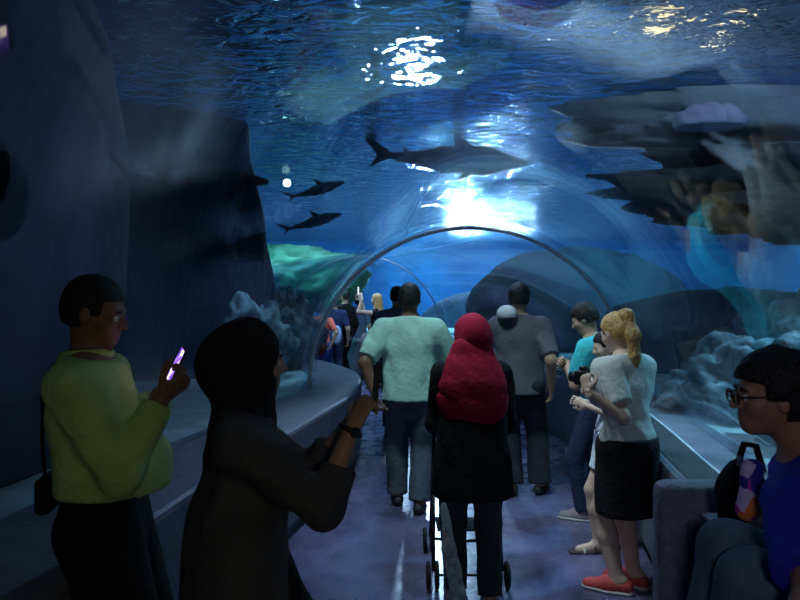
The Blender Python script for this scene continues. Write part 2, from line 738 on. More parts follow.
    def shoes(s, m, sole=None, L=.155, mul=1., name='shoe', w=1., low=False):
        for q in 'LR':
            f = rotz(-s.fy[q]) @ V(0, 1, 0)
            a = s.an[q]
            b = V(a[0], a[1], a[2] - .045 * s.H)
            F = Field()
            F.cap(b - f * .05 + V(0, 0, .040), b + f * .05 + V(0, 0, .045), .040 * w, .046 * w, .03)
            F.cap(b + f * .05 + V(0, 0, .030), b + f * (L) + V(0, 0, .022), .046 * w, .036 * w, .03)
            if not low:
                F.cap(b + V(0, 0, .04), b + V(0, -.01, .095), .040 * w, .036 * w, .03, cutb=True)
            F.cut(b + V(0, 0, .004), (0, 0, -1))
            o = fmesh(name, [(F, .008 if s.near else .010)], m, s.root)
            if sole:
                G = Field()
                G.cap(b - f * .05 + V(0, 0, .012), b + f * .05 + V(0, 0, .012), .044 * w, .050 * w, .02)
                G.cap(b + f * .05 + V(0, 0, .012), b + f * (L) + V(0, 0, .012), .050 * w, .040 * w, .02)
                G.cut(b + V(0, 0, 0), (0, 0, -1))
                G.cut(b + V(0, 0, .020), (0, 0, 1))
                fmesh('sole', [(G, .007)], sole, o)

    def top(s, m, hem, sleeve=.8, inf=.014, belly=0, bust=0, name='shirt', fold=.006, seed=1, neckcut=.016, fat=1., flare=0.):
        F = Field()
        s.torso(F, inf, belly=belly, bust=bust)
        if flare:
            F.cap(s.waist, V(s.pel[0], s.pel[1], hem - .02), (.085 * s.H) * s.g + flare * .7, .100 * s.H * s.g + flare, .04, s.fw, .72)
        else:
            F.cap(s.pel, V(s.pel[0], s.pel[1], hem - .03), .092 * s.H * s.g + inf, .092 * s.H * s.g + inf, .03, s.fw, .70)
        s.arms(F, inf * .85, sleeve, fat=fat)
        F.fn(folds(fold, seed))
        F.cut((0, 0, hem), (0, 0, -1))
        F.cut(s.neck + s.up * neckcut * s.H, s.up * .95 + s.fw * .25)
        return fmesh(name, [(F, s.res)], m, s.root)

    def trousers(s, m, top=None, inf=.012, upto=1.97, name='trousers', seed=3, flare=.012, fold=.005):
        F = Field()
        H = s.H
        hw = (.094 if s.fem else .088) * H * s.g
        F.cap(s.pel - V(0, 0, .02 * H), s.waist, hw + inf, .07 * H * s.g + inf, .03, s.fw, .62)
        s.legs(F, inf, upto, flare=flare)
        F.fn(folds(fold, seed, .8))
        t = top if top is not None else s.pel[2] + .05 * H
        F.cut((0, 0, t), (0, 0, 1))
        return fmesh(name, [(F, s.res)], m, s.root)

    def skirt(s, m, top, bot, rb=.17, name='skirt', seed=6):
        F = Field()
        H = s.H
        hw = .098 * H * s.g + .02
        F.cap(V(0, 0, top + .05), V(0, 0, s.pel[2] - .03), hw * .86, hw, .03, s.fw, .78)
        F.cap(V(0, .01, s.pel[2] - .03), V(0, .015, bot - .03), hw, rb, .03, s.fw, .86)
        F.fn(folds(.005, seed, .8))
        F.cut((0, 0, top), (0, 0, 1))
        F.cut((0, 0, bot), (0, 0, -1))
        return fmesh(name, [(F, s.res)], m, s.root)

    def hijab(s, m, drop=.17, wide=.16, back=.0, seed=8, name='headscarf', open_=(.050, .078), bun=0, slope=0):
        F = Field()
        h = s.hs
        R = s.Rh
        F.ell(s.hp(0, -.022, .030), V(.094, .118, .108) * h, R, .03)
        F.ell(s.hp(0, -.015, -.05), V(.088, .100, .085) * h, R, .04)
        F.cap(s.hp(0, -.03, -.06), s.neck - s.up * .02, .085 * h, .115 * h, .05, s.fw, .85)
        F.cap(s.neck - s.up * .02, s.neck - s.up * drop + V(0, back, 0), .115 * h, wide, .05, s.fw, .72)
        if bun:
            F.ell(s.hp(0, -.105, -.01), V(.07, .06, .075) * h * bun, R, .05)
        F.fn(folds(.007, seed, .9))
        F.sub(s.hp(0, .115, -.010), V(open_[0], .075, open_[1]) * h, R, .012)
        return fmesh(name, [(F, .008 if s.near else .011)], m, s.root)


def phone(p, up, nrm, label, lit=None, size=(.072, .150, .009), kind='phone'):
    """p centre; up = long axis, nrm = direction the screen faces"""
    up = unit(up)
    nrm = unit(np.array(nrm, float) - up * np.dot(nrm, up))
    rt = np.cross(up, nrm)
    R = np.stack([rt, up, nrm], 1)
    root = empty('phone', (p[0], p[1], p[2]))
    tag(root, label, 'phone')
    MB().box((0, 0, 0), size, R, bev=.004).build('case', BLACKP, root)
    m = lit or BLACKP
    o = MB().box(R @ V(0, 0, size[2] / 2 + .0006), (size[0] * .9, size[1] * .88, .0012), R).build('screen', m, root)
    return root, R


# ================================================================= SETTING
PTS = [(-.15, -6), (-.12, -4), (-.08, -2), (-.02, 0), (.05, 2), (.22, 3.6), (.49, 5.2), (.71, 6.95), (.48, 9.1), (-.6, 11.5), (-2.3, 14), (-5, 16.6), (-9, 19)]


def catmull(P, n=14):
    out = []
    P = [np.array(p, float) for p in P]
    for i in range(1, len(P) - 2):
        for k in range(n):
            t = k / n
            a, b, c, d = P[i - 1], P[i], P[i + 1], P[i + 2]
            out.append(.5 * ((2 * b) + (-a + c) * t + (2 * a - 5 * b + 4 * c - d) * t * t + (-a + 3 * b - 3 * c + d) * t ** 3))
    return out


PATH = catmull(PTS)
TAN = [unit(PATH[min(i + 1, len(PATH) - 1)] - PATH[max(i - 1, 0)]) for i in range(len(PATH))]
NRM = [V(t[1], -t[0]) for t in TAN]
R_T = 1.65
ZP = .74


def near_idx(y):
    return min(range(len(PATH)), key=lambda i: abs(PATH[i][1] - y))


def pathx(y):
    return PATH[near_idx(y)][0]


def sweep(name, prof, m, i0=0, i1=None, closed=True, smooth=False, kind='structure', thick=None, caps=True):
    i1 = len(PATH) if i1 is None else i1
    v, f = [], []
    n = len(prof)
    for i in range(i0, i1):
        for (o, z) in prof:
            p = PATH[i] + NRM[i] * o
            v.append((p[0], p[1], z))
    for i in range(i1 - i0 - 1):
        for k in range(n if closed else n - 1):
            a = i * n + k
            b = i * n + (k + 1) % n
            f.append((a, b, b + n, a + n))
    if closed and caps:
        f.append(tuple(range(n))[::-1])
        f.append(tuple((i1 - i0 - 1) * n + k for k in range(n)))
    me = mesh_from(v, f, name)
    o = link(name, me, m, None, smooth)
    if kind:
        o['kind'] = kind
    return o


# --- floor material
def floor_mat():
    m = bpy.data.materials.new('floor_epoxy')
    m.use_nodes = True
    nt = m.node_tree
    b = nt.nodes['Principled BSDF']
    tc = nt.nodes.new('ShaderNodeTexCoord')
    n = nt.nodes.new('ShaderNodeTexNoise')
    n.inputs['Scale'].default_value = 1.6
    n.inputs['Detail'].default_value = 6
    n.inputs['Roughness'].default_value = .6
    r = nt.nodes.new('ShaderNodeValToRGB')
    r.color_ramp.elements[0].position = .32
    r.color_ramp.elements[1].position = .72
    r.color_ramp.elements[0].color = (.07, .062, .12, 1)
    r.color_ramp.elements[1].color = (.20, .175, .31, 1)
    r2 = nt.nodes.new('ShaderNodeMapRange')
    r2.inputs['To Min'].default_value = .16
    r2.inputs['To Max'].default_value = .40
    n3 = nt.nodes.new('ShaderNodeTexNoise')
    n3.inputs['Scale'].default_value = 7
    n3.inputs['Detail'].default_value = 3
    bp = nt.nodes.new('ShaderNodeBump')
    bp.inputs['Strength'].default_value = .18
    bp.inputs['Distance'].default_value = .02
    L = nt.links.new
    L(tc.outputs['Object'], n.inputs['Vector'])
    L(tc.outputs['Object'], n3.inputs['Vector'])
    L(n.outputs['Fac'], r.inputs['Fac'])
    L(r.outputs['Color'], b.inputs['Base Color'])
    L(n3.outputs['Fac'], r2.inputs['Value'])
    L(r2.outputs['Result'], b.inputs['Roughness'])
    L(n3.outputs['Fac'], bp.inputs['Height'])
    L(bp.outputs['Normal'], b.inputs['Normal'])
    b.inputs['Specular IOR Level'].default_value = .6
    return m


def water_mat():
    m = bpy.data.materials.new('rippling_water')
    m.use_nodes = True
    nt = m.node_tree
    nt.nodes.clear()
    L = nt.links.new
    out = nt.nodes.new('ShaderNodeOutputMaterial')
    mix = nt.nodes.new('ShaderNodeMixShader')
    gl = nt.nodes.new('ShaderNodeBsdfGlossy')
    tr = nt.nodes.new('ShaderNodeBsdfTransparent')
    df = nt.nodes.new('ShaderNodeBsdfDiffuse')
    mix2 = nt.nodes.new('ShaderNodeMixShader')
    gl.inputs['Color'].default_value = (.55, .75, .95, 1)
    gl.inputs['Roughness'].default_value = .025
    tr.inputs['Color'].default_value = (.75, .9, 1, 1)
    df.inputs['Color'].default_value = (.05, .16, .3, 1)
    mix.inputs[0].default_value = .62
    mix2.inputs[0].default_value = .07
    tc = nt.nodes.new('ShaderNodeTexCoord')
    mp = nt.nodes.new('ShaderNodeMapping')
    mp.inputs['Scale'].default_value = (1, 1.6, 1)
    n = nt.nodes.new('ShaderNodeTexNoise')
    n.inputs['Scale'].default_value = 3.0
    n.inputs['Detail'].default_value = 2.5
    n.inputs['Roughness'].default_value = .55
    n.inputs['Distortion'].default_value = .6
    bp = nt.nodes.new('ShaderNodeBump')
    bp.inputs['Strength'].default_value = 1
    bp.inputs['Distance'].default_value = .13
    L(tc.outputs['Object'], mp.inputs['Vector'])
    L(mp.outputs['Vector'], n.inputs['Vector'])
    L(n.outputs['Fac'], bp.inputs['Height'])
    L(bp.outputs['Normal'], gl.inputs['Normal'])
    L(bp.outputs['Normal'], df.inputs['Normal'])
    rf = nt.nodes.new('ShaderNodeBsdfRefraction')
    rf.inputs['IOR'].default_value = 1.33
    rf.inputs['Roughness'].default_value = .0
    rf.inputs['Color'].default_value = (.9, .95, 1, 1)
    L(bp.outputs['Normal'], rf.inputs['Normal'])
    mix3 = nt.nodes.new('ShaderNodeMixShader')
    mix3.inputs[0].default_value = .35
    L(tr.outputs[0], mix3.inputs[1])
    L(rf.outputs[0], mix3.inputs[2])
    L(mix3.outputs[0], mix.inputs[1])
    L(gl.outputs[0], mix.inputs[2])
    L(mix.outputs[0], mix2.inputs[1])
    L(df.outputs[0], mix2.inputs[2])
    L(mix2.outputs[0], out.inputs['Surface'])
    return m


def acrylic_mat():
    m = bpy.data.materials.new('clear_acrylic')
    m.use_nodes = True
    nt = m.node_tree
    nt.nodes.clear()
    L = nt.links.new
    out = nt.nodes.new('ShaderNodeOutputMaterial')
    mix = nt.nodes.new('ShaderNodeMixShader')
    gl = nt.nodes.new('ShaderNodeBsdfGlossy')
    tr = nt.nodes.new('ShaderNodeBsdfTransparent')
    gl.inputs['Color'].default_value = (.9, .97, 1, 1)
    gl.inputs['Roughness'].default_value = .03
    tr.inputs['Color'].default_value = (.93, .98, 1, 1)
    lw = nt.nodes.new('ShaderNodeLayerWeight')
    lw.inputs['Blend'].default_value = .5
    pw = nt.nodes.new('ShaderNodeMath')
    pw.operation = 'POWER'
    pw.inputs[1].default_value = 3.2
    mr = nt.nodes.new('ShaderNodeMapRange')
    mr.inputs['To Min'].default_value = .03
    mr.inputs['To Max'].default_value = .46
    L(lw.outputs['Facing'], pw.inputs[0])
    L(pw.outputs[0], mr.inputs['Value'])
    L(mr.outputs[0], mix.inputs[0])
    L(tr.outputs[0], mix.inputs[1])
    L(gl.outputs[0], mix.inputs[2])
    L(mix.outputs[0], out.inputs['Surface'])
    return m


FLOOR = floor_mat()
PLINTH = mat('plinth_concrete', (.17, .175, .22), .5, bump=.3, bscale=25, var=.2, vscale=5)
PLINTHTOP = mat('plinth_top_panel', (.05, .055, .06), .45, bump=.2, bscale=30)
SAND = mat('tank_sand', (.45, .55, .55), .9, bump=.8, bscale=8, var=.25, vscale=3)
ROCK = mat('tank_rock', (.16, .20, .22), .9, bump=1., bscale=6, var=.55, vscale=3)
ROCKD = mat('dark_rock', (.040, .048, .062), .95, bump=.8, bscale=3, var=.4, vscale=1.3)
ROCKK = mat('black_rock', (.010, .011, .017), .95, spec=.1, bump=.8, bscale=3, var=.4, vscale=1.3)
ROCKG = mat('algae_rock', (.10, .32, .20), .9, bump=.8, bscale=4, var=.5, vscale=3)
ROCKP = mat('pebbled_rock', (.26, .30, .34), .9, bump=1., bscale=9, var=.6, vscale=9)
WALLB = mat('painted_tank_wall', (.04, .20, .42), .8, bump=.2, bscale=2, var=.3, vscale=.6)
PALE_REFL = mat('pale_reflection', (.30, .36, .42), .8, bump=.3, bscale=12, var=.25, vscale=2)
RING = mat('joint_ring', (.75, .82, .90), .35)

sweep('floor', [(-1.2, 0), (1.22, 0), (1.22, -.1), (-1.2, -.1)], FLOOR)


def plinth(side):
    wi = .52 if side < 0 else .46
    a = R_T - wi
    s = side
    prof = [(s * a, 0), (s * (a + .04), 0), (s * (a + .04), .09), (s * a, .10), (s * a, ZP - .03), (s * (a + .008), ZP - .01), (s * (a + .03), ZP),
            (s * (R_T + .10), ZP), (s * (R_T + .10), -.1), (s * a, -.1)]
    # the toe kick recess goes inwards
    prof = [(s * (a + .05), -.1), (s * (a + .05), .09), (s * a, .10), (s * a, ZP - .03), (s * (a + .008), ZP - .01), (s * (a + .03), ZP),
            (s * (R_T + .10), ZP), (s * (R_T + .10), -.1)]
    if side > 0:
        prof = prof[::-1]
    o = sweep('wall_left' if side < 0 else 'wall_right', prof, PLINTH)
    return o


plinth(-1)
plinth(1)
# dark inset panel and thin metal line on the right plinth top
sweep('trim_1', [(1.42, ZP + .001), (1.42, ZP + .006), (1.24, ZP + .006), (1.24, ZP + .001)][::-1], PLINTHTOP)
sweep('trim_2', [(1.435, ZP + .001), (1.435, ZP + .010), (1.423, ZP + .010), (1.423, ZP + .001)][::-1], RING)

# acrylic bays: one half-round panel between each pair of joint rings
ACR = acrylic_mat()
RING_Y = [-3.4, 1.2, 6.95, 11.5, 14.0]
ringi = [near_idx(y) for y in RING_Y] + [len(PATH) - 1]


def arc(r, n=36, zb=ZP):
    return [(-r * math.cos(PI * k / n), zb + r * math.sin(PI * k / n)) for k in range(n + 1)]


wn = 1
for a, b in zip(ringi[:-1], ringi[1:]):
    prof = arc(R_T) + arc(R_T + .05)[::-1]
    sweep('window_%d' % wn, prof, ACR, a, b + 1, closed=True, smooth=True, caps=False)
    wn += 1
tn = 3
for i, y in zip(ringi[:-1], RING_Y):
    p, n = PATH[i], NRM[i]
    pts = []
    for (o, z) in arc(R_T - .012, 60):
        q = p + n * o
        pts.append((q[0], q[1], z))
    rr = .020 if abs(y - 6.95) < .1 else .012
    o = MB().tube(pts, rr, 8).build('trim_%d' % tn, RING, None, True)
    o['kind'] = 'structure'
    tn += 1

# tank floor either side of the tunnel
ZS = .70
for side, nm in ((-1, 'tank_floor'), (1, 'tank_floor')):
    v, f = [], []
    rows = [i for i in range(0, len(PATH), 2)]
    rows = [i for i in rows if PATH[i][1] < (13 if side < 0 else 99)]
    K = 10
    for i in rows:
        p = PATH[i] + NRM[i] * side * (R_T + .055)
        for k in range(K + 1):
            t = k / K
            x = p[0] + (side * 15 - p[0]) * t ** 1.5
            yy = p[1]
            z = ZS + .035 * (t > 0) * math.sin(x * 2.1 + yy) + (t ** 1.5) * .15
            v.append((x, yy, z if k else ZP - .012))
    for r in range(len(rows) - 1):
        for k in range(K):
            a = r * (K + 1) + k
            q = (a, a + 1, a + K + 2, a + K + 1)
            f.append(q if side > 0 else q[::-1])
    o = link(nm, mesh_from(v, f), SAND)
    tag(o, None, None, kind='structure')
# sand beyond the bend
o = MB().box((0, 25.0, .35), (40, 13, .8)).build('tank_floor', SAND)
tag(o, None, None, kind='structure')

ZW = 3.9
me = mesh_from([(-15.75, -5, ZW), (15.75, -5, ZW), (15.75, 30.75, ZW), (-15.75, 30.75, ZW)], [(0, 3, 2, 1)])
water = link('water_surface', me, water_mat(), None, False)
tag(water, 'dark blue rippling water surface seen from below, with bright glitter', 'water', kind='stuff')
MB().box((0, 31, 2.3), (32, .4, 4)).build('wall_back', WALLB)['kind'] = 'structure'
MB().box((-16, 13, 2.3), (.4, 36, 4)).build('wall_far_left', WALLB)['kind'] = 'structure'
MB().box((16, 13, 2.3), (.4, 36, 4)).build('wall_far_right', WALLB)['kind'] = 'structure'
# behind the camera and the end of the tunnel, both dark
MB().box((-.1, -4.2, 1.2), (5, .2, 2.6)).build('wall_behind', ROCKD)['kind'] = 'structure'


# ---------------------------------------------------------------- rocks
def rock(name, c, r, m, seed, label, cat='rock', amp=.35, freq=1.3, sub=5, zmin=None, group=None, R=0, flat=None):
    import bmesh
    bm = bmesh.new()
    bmesh.ops.create_icosphere(bm, subdivisions=sub, radius=1)
    off = Vector((seed * 7.3, seed * 3.1, seed * 1.7))
    for v in bm.verts:
        d = v.co.normalized()
        n1 = mnoise.noise(d * freq + off)
        n2 = mnoise.noise(d * freq * 2.7 + off)
        n3 = mnoise.noise(d * freq * 7 + off)
        s = 1 + amp * n1 + amp * .45 * n2 + amp * .18 * n3 - amp * .25 * abs(n2)
        p = Vector((d.x * r[0] * s, d.y * r[1] * s, d.z * r[2] * s))
        p.rotate(Matrix.Rotation(R, 3, 'Z'))
        if zmin is not None and p.z + c[2] < zmin:
            p.z = zmin - c[2]
        if flat is not None and p.z + c[2] > flat:
            p.z = flat - c[2]
        v.co = p
    me = bpy.data.meshes.new(name)
    bm.to_mesh(me)
    bm.free()
    o = link(name, me, m, None, True)
    o.location = c
    tag(o, label, cat, group)
    return o


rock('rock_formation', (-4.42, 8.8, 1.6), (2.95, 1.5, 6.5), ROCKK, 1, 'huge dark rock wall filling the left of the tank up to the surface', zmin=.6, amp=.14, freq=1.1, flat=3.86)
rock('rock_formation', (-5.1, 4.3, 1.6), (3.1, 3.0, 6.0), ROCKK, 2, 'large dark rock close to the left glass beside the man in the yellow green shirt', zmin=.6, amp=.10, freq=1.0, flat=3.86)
rock('coral_boulder', (-1.75, 8.0, .95), (.42, .5, .62), ROCKP, 3, 'pale knobbly coral boulder at the foot of the left glass, behind the dark headscarf woman', amp=.6, freq=1.8, zmin=.6)
rock('coral_boulder', (-1.50, 9.2, 1.2), (.38, .4, .55), ROCKP, 4, 'pale bluish coral boulder rising just left of the white joint ring', amp=.6, freq=2., zmin=.6)
rock('green_rock', (-2.3, 14.5, 2.0), (1.6, 1.0, .75), ROCKG, 5, 'green algae covered rock glowing left of the joint ring, below the sharks', amp=.4, zmin=.6)
rock('rock_formation', (3.7, 14.6, 1.2), (2.4, 2.6, 1.45), ROCKD, 6, 'broad smooth dark rock hill behind the man in the grey shirt', amp=.15, freq=.9, zmin=.6)
rock('rock_formation', (5.0, 9.6, .9), (2.4, 1.4, .95), ROCKD, 7, 'low dark rock slope behind the woman with the ponytail', amp=.2, freq=1.1, zmin=.6)
# pebbly boulders along the right glass
spots = [(2.75, 5.6, .85, .50, .55, .42, 'rough grey boulder at the right glass, nearest the ponytail woman'),
         (3.35, 5.2, .95, .55, .50, .55, 'rough grey boulder behind the right glass, left of the seated man\'s face'),
         (2.72, 4.35, .85, .45, .45, .35, 'low grey boulder touching the pale sand strip by the seated man'),
         (3.9, 6.2, 1.05, .70, .60, .70, 'tall rough boulder farther back in the right boulder pile'),
         (3.25, 6.6, .9, .45, .50, .45, 'small brownish boulder at the back left of the right boulder pile'),
         (2.75, 3.45, .85, .5, .42, .40, 'rounded boulder by the sand strip, nearest the face of the seated man'),
         (4.3, 4.9, 1.0, .80, .60, .75, 'wide boulder behind the head of the seated man')]
for i, (x, y, z, a, b, c, lb) in enumerate(spots):
    rock('boulder', (x, y, z), (a, b, c), ROCKP if i != 4 else mat('brown_rock', (.34, .27, .2), .9, bump=.8, bscale=8, var=.3), 11 + i, lb, amp=.55, freq=1.7, zmin=.6, group='boulders along the right glass')
# overhanging ledge on the right, just under the surface
rock('rock_ledge', (5.3, 7.4, 2.86), (2.9, .9, .50), ROCKD, 21, 'dark rough rock ledge overhanging the right side of the tunnel', amp=.5, freq=2.4)
rock('reflection_band', (5.6, 7.6, 3.62), (3.6, .7, .46), PALE_REFL, 22, 'pale blue grey band standing in for a reflection above the dark ledge at upper right', cat='reflection', amp=.25, freq=2.2, flat=3.88)  # solid band built in place of a pale reflection in the acrylic
# solid shape standing in for a lavender reflection in the acrylic
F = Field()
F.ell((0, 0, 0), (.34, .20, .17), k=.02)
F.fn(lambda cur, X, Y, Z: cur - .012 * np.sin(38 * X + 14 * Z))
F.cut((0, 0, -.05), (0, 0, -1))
o = fmesh('reflection_shape', [(F, .012)], mat('lavender_reflection', (.55, .52, .75), .6, bump=.2, var=.15), None)
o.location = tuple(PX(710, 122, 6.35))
tag(o, 'pale lavender ribbed shape standing in for a reflection over the dark ledge at upper right', 'shell')
# ---------------------------------------------------------------- fish
def shark(loc, L, yaw, pitch, label, m, group='sharks', bend=0.):
    F = Field()
    F.cap((0, .46, 0), (0, .20, .005), .022, .085, .04, (1, 0, 0), .85)
    F.cap((0, .20, .005), (0, -.05, .0), .085, .078, .04, (1, 0, 0), .85)
    F.cap((0, -.05, 0), (bend * .4, -.34, .005), .078, .026, .04, (1, 0, 0), .8)
    F.cap((bend * .4, -.34, .005), (bend, -.46, .02), .026, .016, .03)
    F.cap((bend, -.44, .02), (bend * 1.4, -.60, .15), .040, .012, .02, (1, 0, 0), .28)
    F.cap((bend, -.44, .01), (bend * 1.3, -.52, -.06), .030, .010, .02, (1, 0, 0), .28)
    F.cap((0, .08, .06), (0, -.01, .19), .060, .012, .02, (1, 0, 0), .22)
    F.cap((bend * .3, -.28, .03), (bend * .4, -.32, .07), .022, .008, .01, (1, 0, 0), .25)
    for sg in (-1, 1):
        F.cap((sg * .05, .16, -.03), (sg * .24, .03, -.08), .055, .014, .02, (0, .3, 1), .22)
        F.cap((sg * .02, -.20, -.03), (sg * .08, -.26, -.05), .024, .010, .02, (0, .3, 1), .25)
    v, f = F.mesh(.010)
    me = mesh_from(v * L, f)
    o = link('shark', me, m)
    o.location = tuple(loc)
    o.rotation_euler = (pitch, 0, yaw)
    tag(o, label, 'shark', group)
    for sg in (-1, 1):
        MB().sphere((sg * .042 * L, .37 * L, .012 * L), .006 * L, 8, 6).build('eye', PUPIL, o, True)
    return o


SHK = mat('shark_skin', (.05, .065, .08), .6, bump=.2, bscale=30, var=.2)
SHK2 = mat('shark_skin_brown', (.13, .12, .10), .6, bump=.2, bscale=30, var=.3)
shark(PX(318, 190, 9.5), .82, -PI / 2 + .1, .30, 'dark shark swimming up to the right, upper of the pair by the left rock', SHK, 'pair of dark sharks')
shark(PX(314, 222, 9.0), .80, -PI / 2 + .1, .30, 'dark shark swimming up to the right, lower of the pair by the left rock', SHK, 'pair of dark sharks')
shark(PX(452, 160, 9.5), 2.2, -PI / 2 - .12, -.07, 'long slender brown shark crossing high above the tunnel crown', SHK2, None)
shark(PX(198, 178, 4.9), 1.05, -PI / 2 + .2, -.02, 'large black fish silhouette in the dark water at upper left', mat('black_fish', (.006, .006, .008), .8), None)


# ---------------------------------------------------------------- underwater lamps
def lamp(loc, aim, r, col, strength, label, group='underwater floodlights', sx=1.):
    d = unit(np.array(aim, float) - np.array(loc, float))
    root = empty('floodlight', loc)
    tag(root, label, 'lamp', group)
    b = MB()
    b.lathe((0, 0, 0), d, [(r * .5, -.5 * r), (r * .9, -.3 * r), (r * 1.12, 0), (r * 1.12, .26 * r), (r * 1.03, .26 * r), (r * 1.0, .2 * r)])
    b.build('housing', DARKM, root, False)
    lens = MB()
    lens.lathe((0, 0, 0), d, [(r * .97, .21 * r), (r * .95, .30 * r), (r * .75, .42 * r), (r * .4, .49 * r), (r * .05, .52 * r)])
    lens.build('lens', mat('lens_' + label[:24], (0, 0, 0), .5, emit=col, estr=strength), root, True)
    if loc[2] > .8 and d[2] > .9:
        MB().tube([(0, 0, -.45 * r), (0, 0, .70 - loc[2])], .05, 10).build('post', DARKM, root)
    return root


CW = (.62, .88, 1.)
lamp((2.35, 24.5, 1.72), (2.35, 21.0, 9), .17, CW, 11000, 'largest white floodlight facing up in the far water over the tunnel crown')  # added under water, hidden from view, to throw glitter on the ripples
lamp((4.1, 24.2, 1.72), (4.1, 20.7, 9), .10, (.75, .82, 1.), 9000, 'smaller white floodlight facing up, right of the largest one')  # hidden lamp added for the fainter streak
lamp(PX(287, 183, 9.4), (0, 0, 1.6), .055, (.75, 1., .9), 9, 'tiny bright lamp at the edge of the left rock wall')
for (lx, ly, lz, lr, lc, lb) in ((2.5, 6.55, 5.0, .12, (1., .70, .28), 'warm yellow lamp hanging above the water at upper right, seen as yellow glints'),
                             (3.3, 7.0, 5.1, .10, (1., .75, .40), 'warm lamp farther right above the water, seen as scattered glints')):
    lamp((lx, ly, lz), (lx - .3, ly - 1, lz - 1.2), lr, lc, 16, lb, 'warm lamps above the water')
# dark rock ridge added to hide the two white floodlights from view
rock('rock_formation', (3.3, 22.3, .85), (2.7, .8, 1.12), ROCKD, 31, 'distant low dark rock ridge added to hide the far floodlights beyond the tunnel', amp=.07, zmin=.6)

# ================================================================= PEOPLE
def ponytail(s, m):
    F = Field()
    F.cap(s.hp(0, -.095, .085), s.hp(0, -.125, .070), .030, .034, .02)
    F.cap(s.hp(0, -.125, .070), s.hp(-.0, -.120, -.06), .034, .038, .03)
    F.cap(s.hp(-.0, -.120, -.06), s.hp(-.0, -.075, -.19), .038, .030, .03)
    F.cap(s.hp(-.0, -.075, -.19), s.hp(0, -.050, -.26), .030, .010, .03)
    F.fn(lambda cur, X, Y, Z: cur - .003 * np.sin(160 * X + 9 * np.sin(11 * Z)) * np.sin(150 * Y))
    o = fmesh('ponytail', [(F, .007)], m, s.root)
    t = MB()
    c = s.hp(0, -.112, .075)
    ax = s.Rh @ V(0, 1, 0)
    u = s.Rh @ V(1, 0, 0)
    w = np.cross(ax, u)
    t.tube([c + .031 * (math.cos(a) * u + math.sin(a) * w) for a in np.linspace(0, 2 * PI, 17)[:-1]], .007, 8, True)
    t.build('hair_tie', BLACKP, o, True)


# 1 ---- man in yellow green shirt, looking at his phone
p = Person('heavy man in a yellow green long-sleeved shirt looking down at a lit phone, far left', -1.0, 2.3, 1.72, 80, 1.16,
           lean=-5, head=(8, 14, 0), skin=SKIN_D, near=True, res=.012,
           arms={'R': dict(w=PX(161, 398, 2.20), hint=(.2, -.5, -1), dir=(-.25, .75, .6), palm=(-.6, .1, .6), thumb=(-.2, .6, .6), curl=42),
                 'L': dict(w=PX(160, 394, 2.44), hint=(-.2, -.3, -1), dir=(.25, .75, .6), palm=(.6, .1, .6), thumb=(.2, .6, .6), curl=42)})
p.body()
p.face()
p.hair(low=-.05)
SH1 = cloth('yellow_green', (.50, .66, .22), .10, .6)
p.top(SH1, 1.01, 1.90, inf=.018, belly=.13, fold=.010, seed=5, flare=.0, fat=1.0)
F = Field()
c = p.neck + p.up * .022
F.cap(c - p.up * .03 - p.fw * .02, c + p.up * .02 + p.fw * .005, .088, .076, .03)
F.sub(c + p.up * .055 + p.fw * .015, (.066, .072, .07))
F.cut(c + p.up * .03, p.up)
F.cut(c - p.up * .03, -p.up)
fmesh('collar', [(F, .007)], SH1, p.root)
p.trousers(cloth('black', (.010, .010, .012)), top=1.08, inf=.034)
p.shoes(BLACKP)
SCREEN = bpy.data.materials.new('lit_phone_screen')
SCREEN.use_nodes = True
_nt = SCREEN.node_tree
_b = _nt.nodes['Principled BSDF']
_tc = _nt.nodes.new('ShaderNodeTexCoord')
_n = _nt.nodes.new('ShaderNodeTexNoise')
_n.inputs['Scale'].default_value = 28
_n.inputs['Detail'].default_value = 2
_r = _nt.nodes.new('ShaderNodeValToRGB')
_e = _r.color_ramp.elements
_e[0].position = .38
_e[0].color = (.06, .02, .25, 1)
_e[1].position = .66
_e[1].color = (1, .8, .75, 1)
_m = _e.new(.52)
_m.color = (.30, .12, .75, 1)
_nt.links.new(_tc.outputs['Object'], _n.inputs['Vector'])
_nt.links.new(_n.outputs['Fac'], _r.inputs['Fac'])
_nt.links.new(_r.outputs['Color'], _b.inputs['Emission Color'])
_b.inputs['Base Color'].default_value = (.01, .01, .01, 1)
_b.inputs['Emission Strength'].default_value = 1.6
ph, R = phone(PX(176, 367, 2.33), (.42, .05, .88), (-.80, -.50, .55), 'lit phone with a purple screen in the hands of the man in yellow green', SCREEN)
ic = MB()
for (a, b) in ((.020, .055), (-.012, -.056)):
    ic.box(R @ V(a, b, .0062), (.022, .014, .001), R)
ic2 = MB().box(R @ V(.018, .055, .0065), (.024, .016, .001), R).build('screen_icon', mat('icon_glow', (0, 0, 0), emit=(1, .8, .65), estr=6), ph)
MB().box(R @ V(-.014, -.054, .0065), (.020, .014, .001), R).build('screen_icon', MATS['icon_glow'], ph)
# shoulder bag on his back hip
bg0 = empty('shoulder_bag', p.wor((.0, -.175, 1.0)), -p.phi)
tag(bg0, 'small black shoulder bag hanging behind the heavy man in yellow green', 'bag')
MB().box((0, 0, 0), (.16, .05, .12), None, bev=.02).build('pouch', cloth('bag_black', (.012, .012, .014)), bg0, True)
L0 = lambda x, y, z: (x, y + .175, z - 1.0)
MB().tube([L0(.02, -.18, 1.05), L0(.05, -.18, 1.18), L0(.09, -.165, 1.34), L0(.11, -.10, 1.435), L0(.11, -.03, 1.445), L0(.10, .05, 1.41)], .006, 8).build('strap', MATS['cloth_bag_black'], bg0, True)

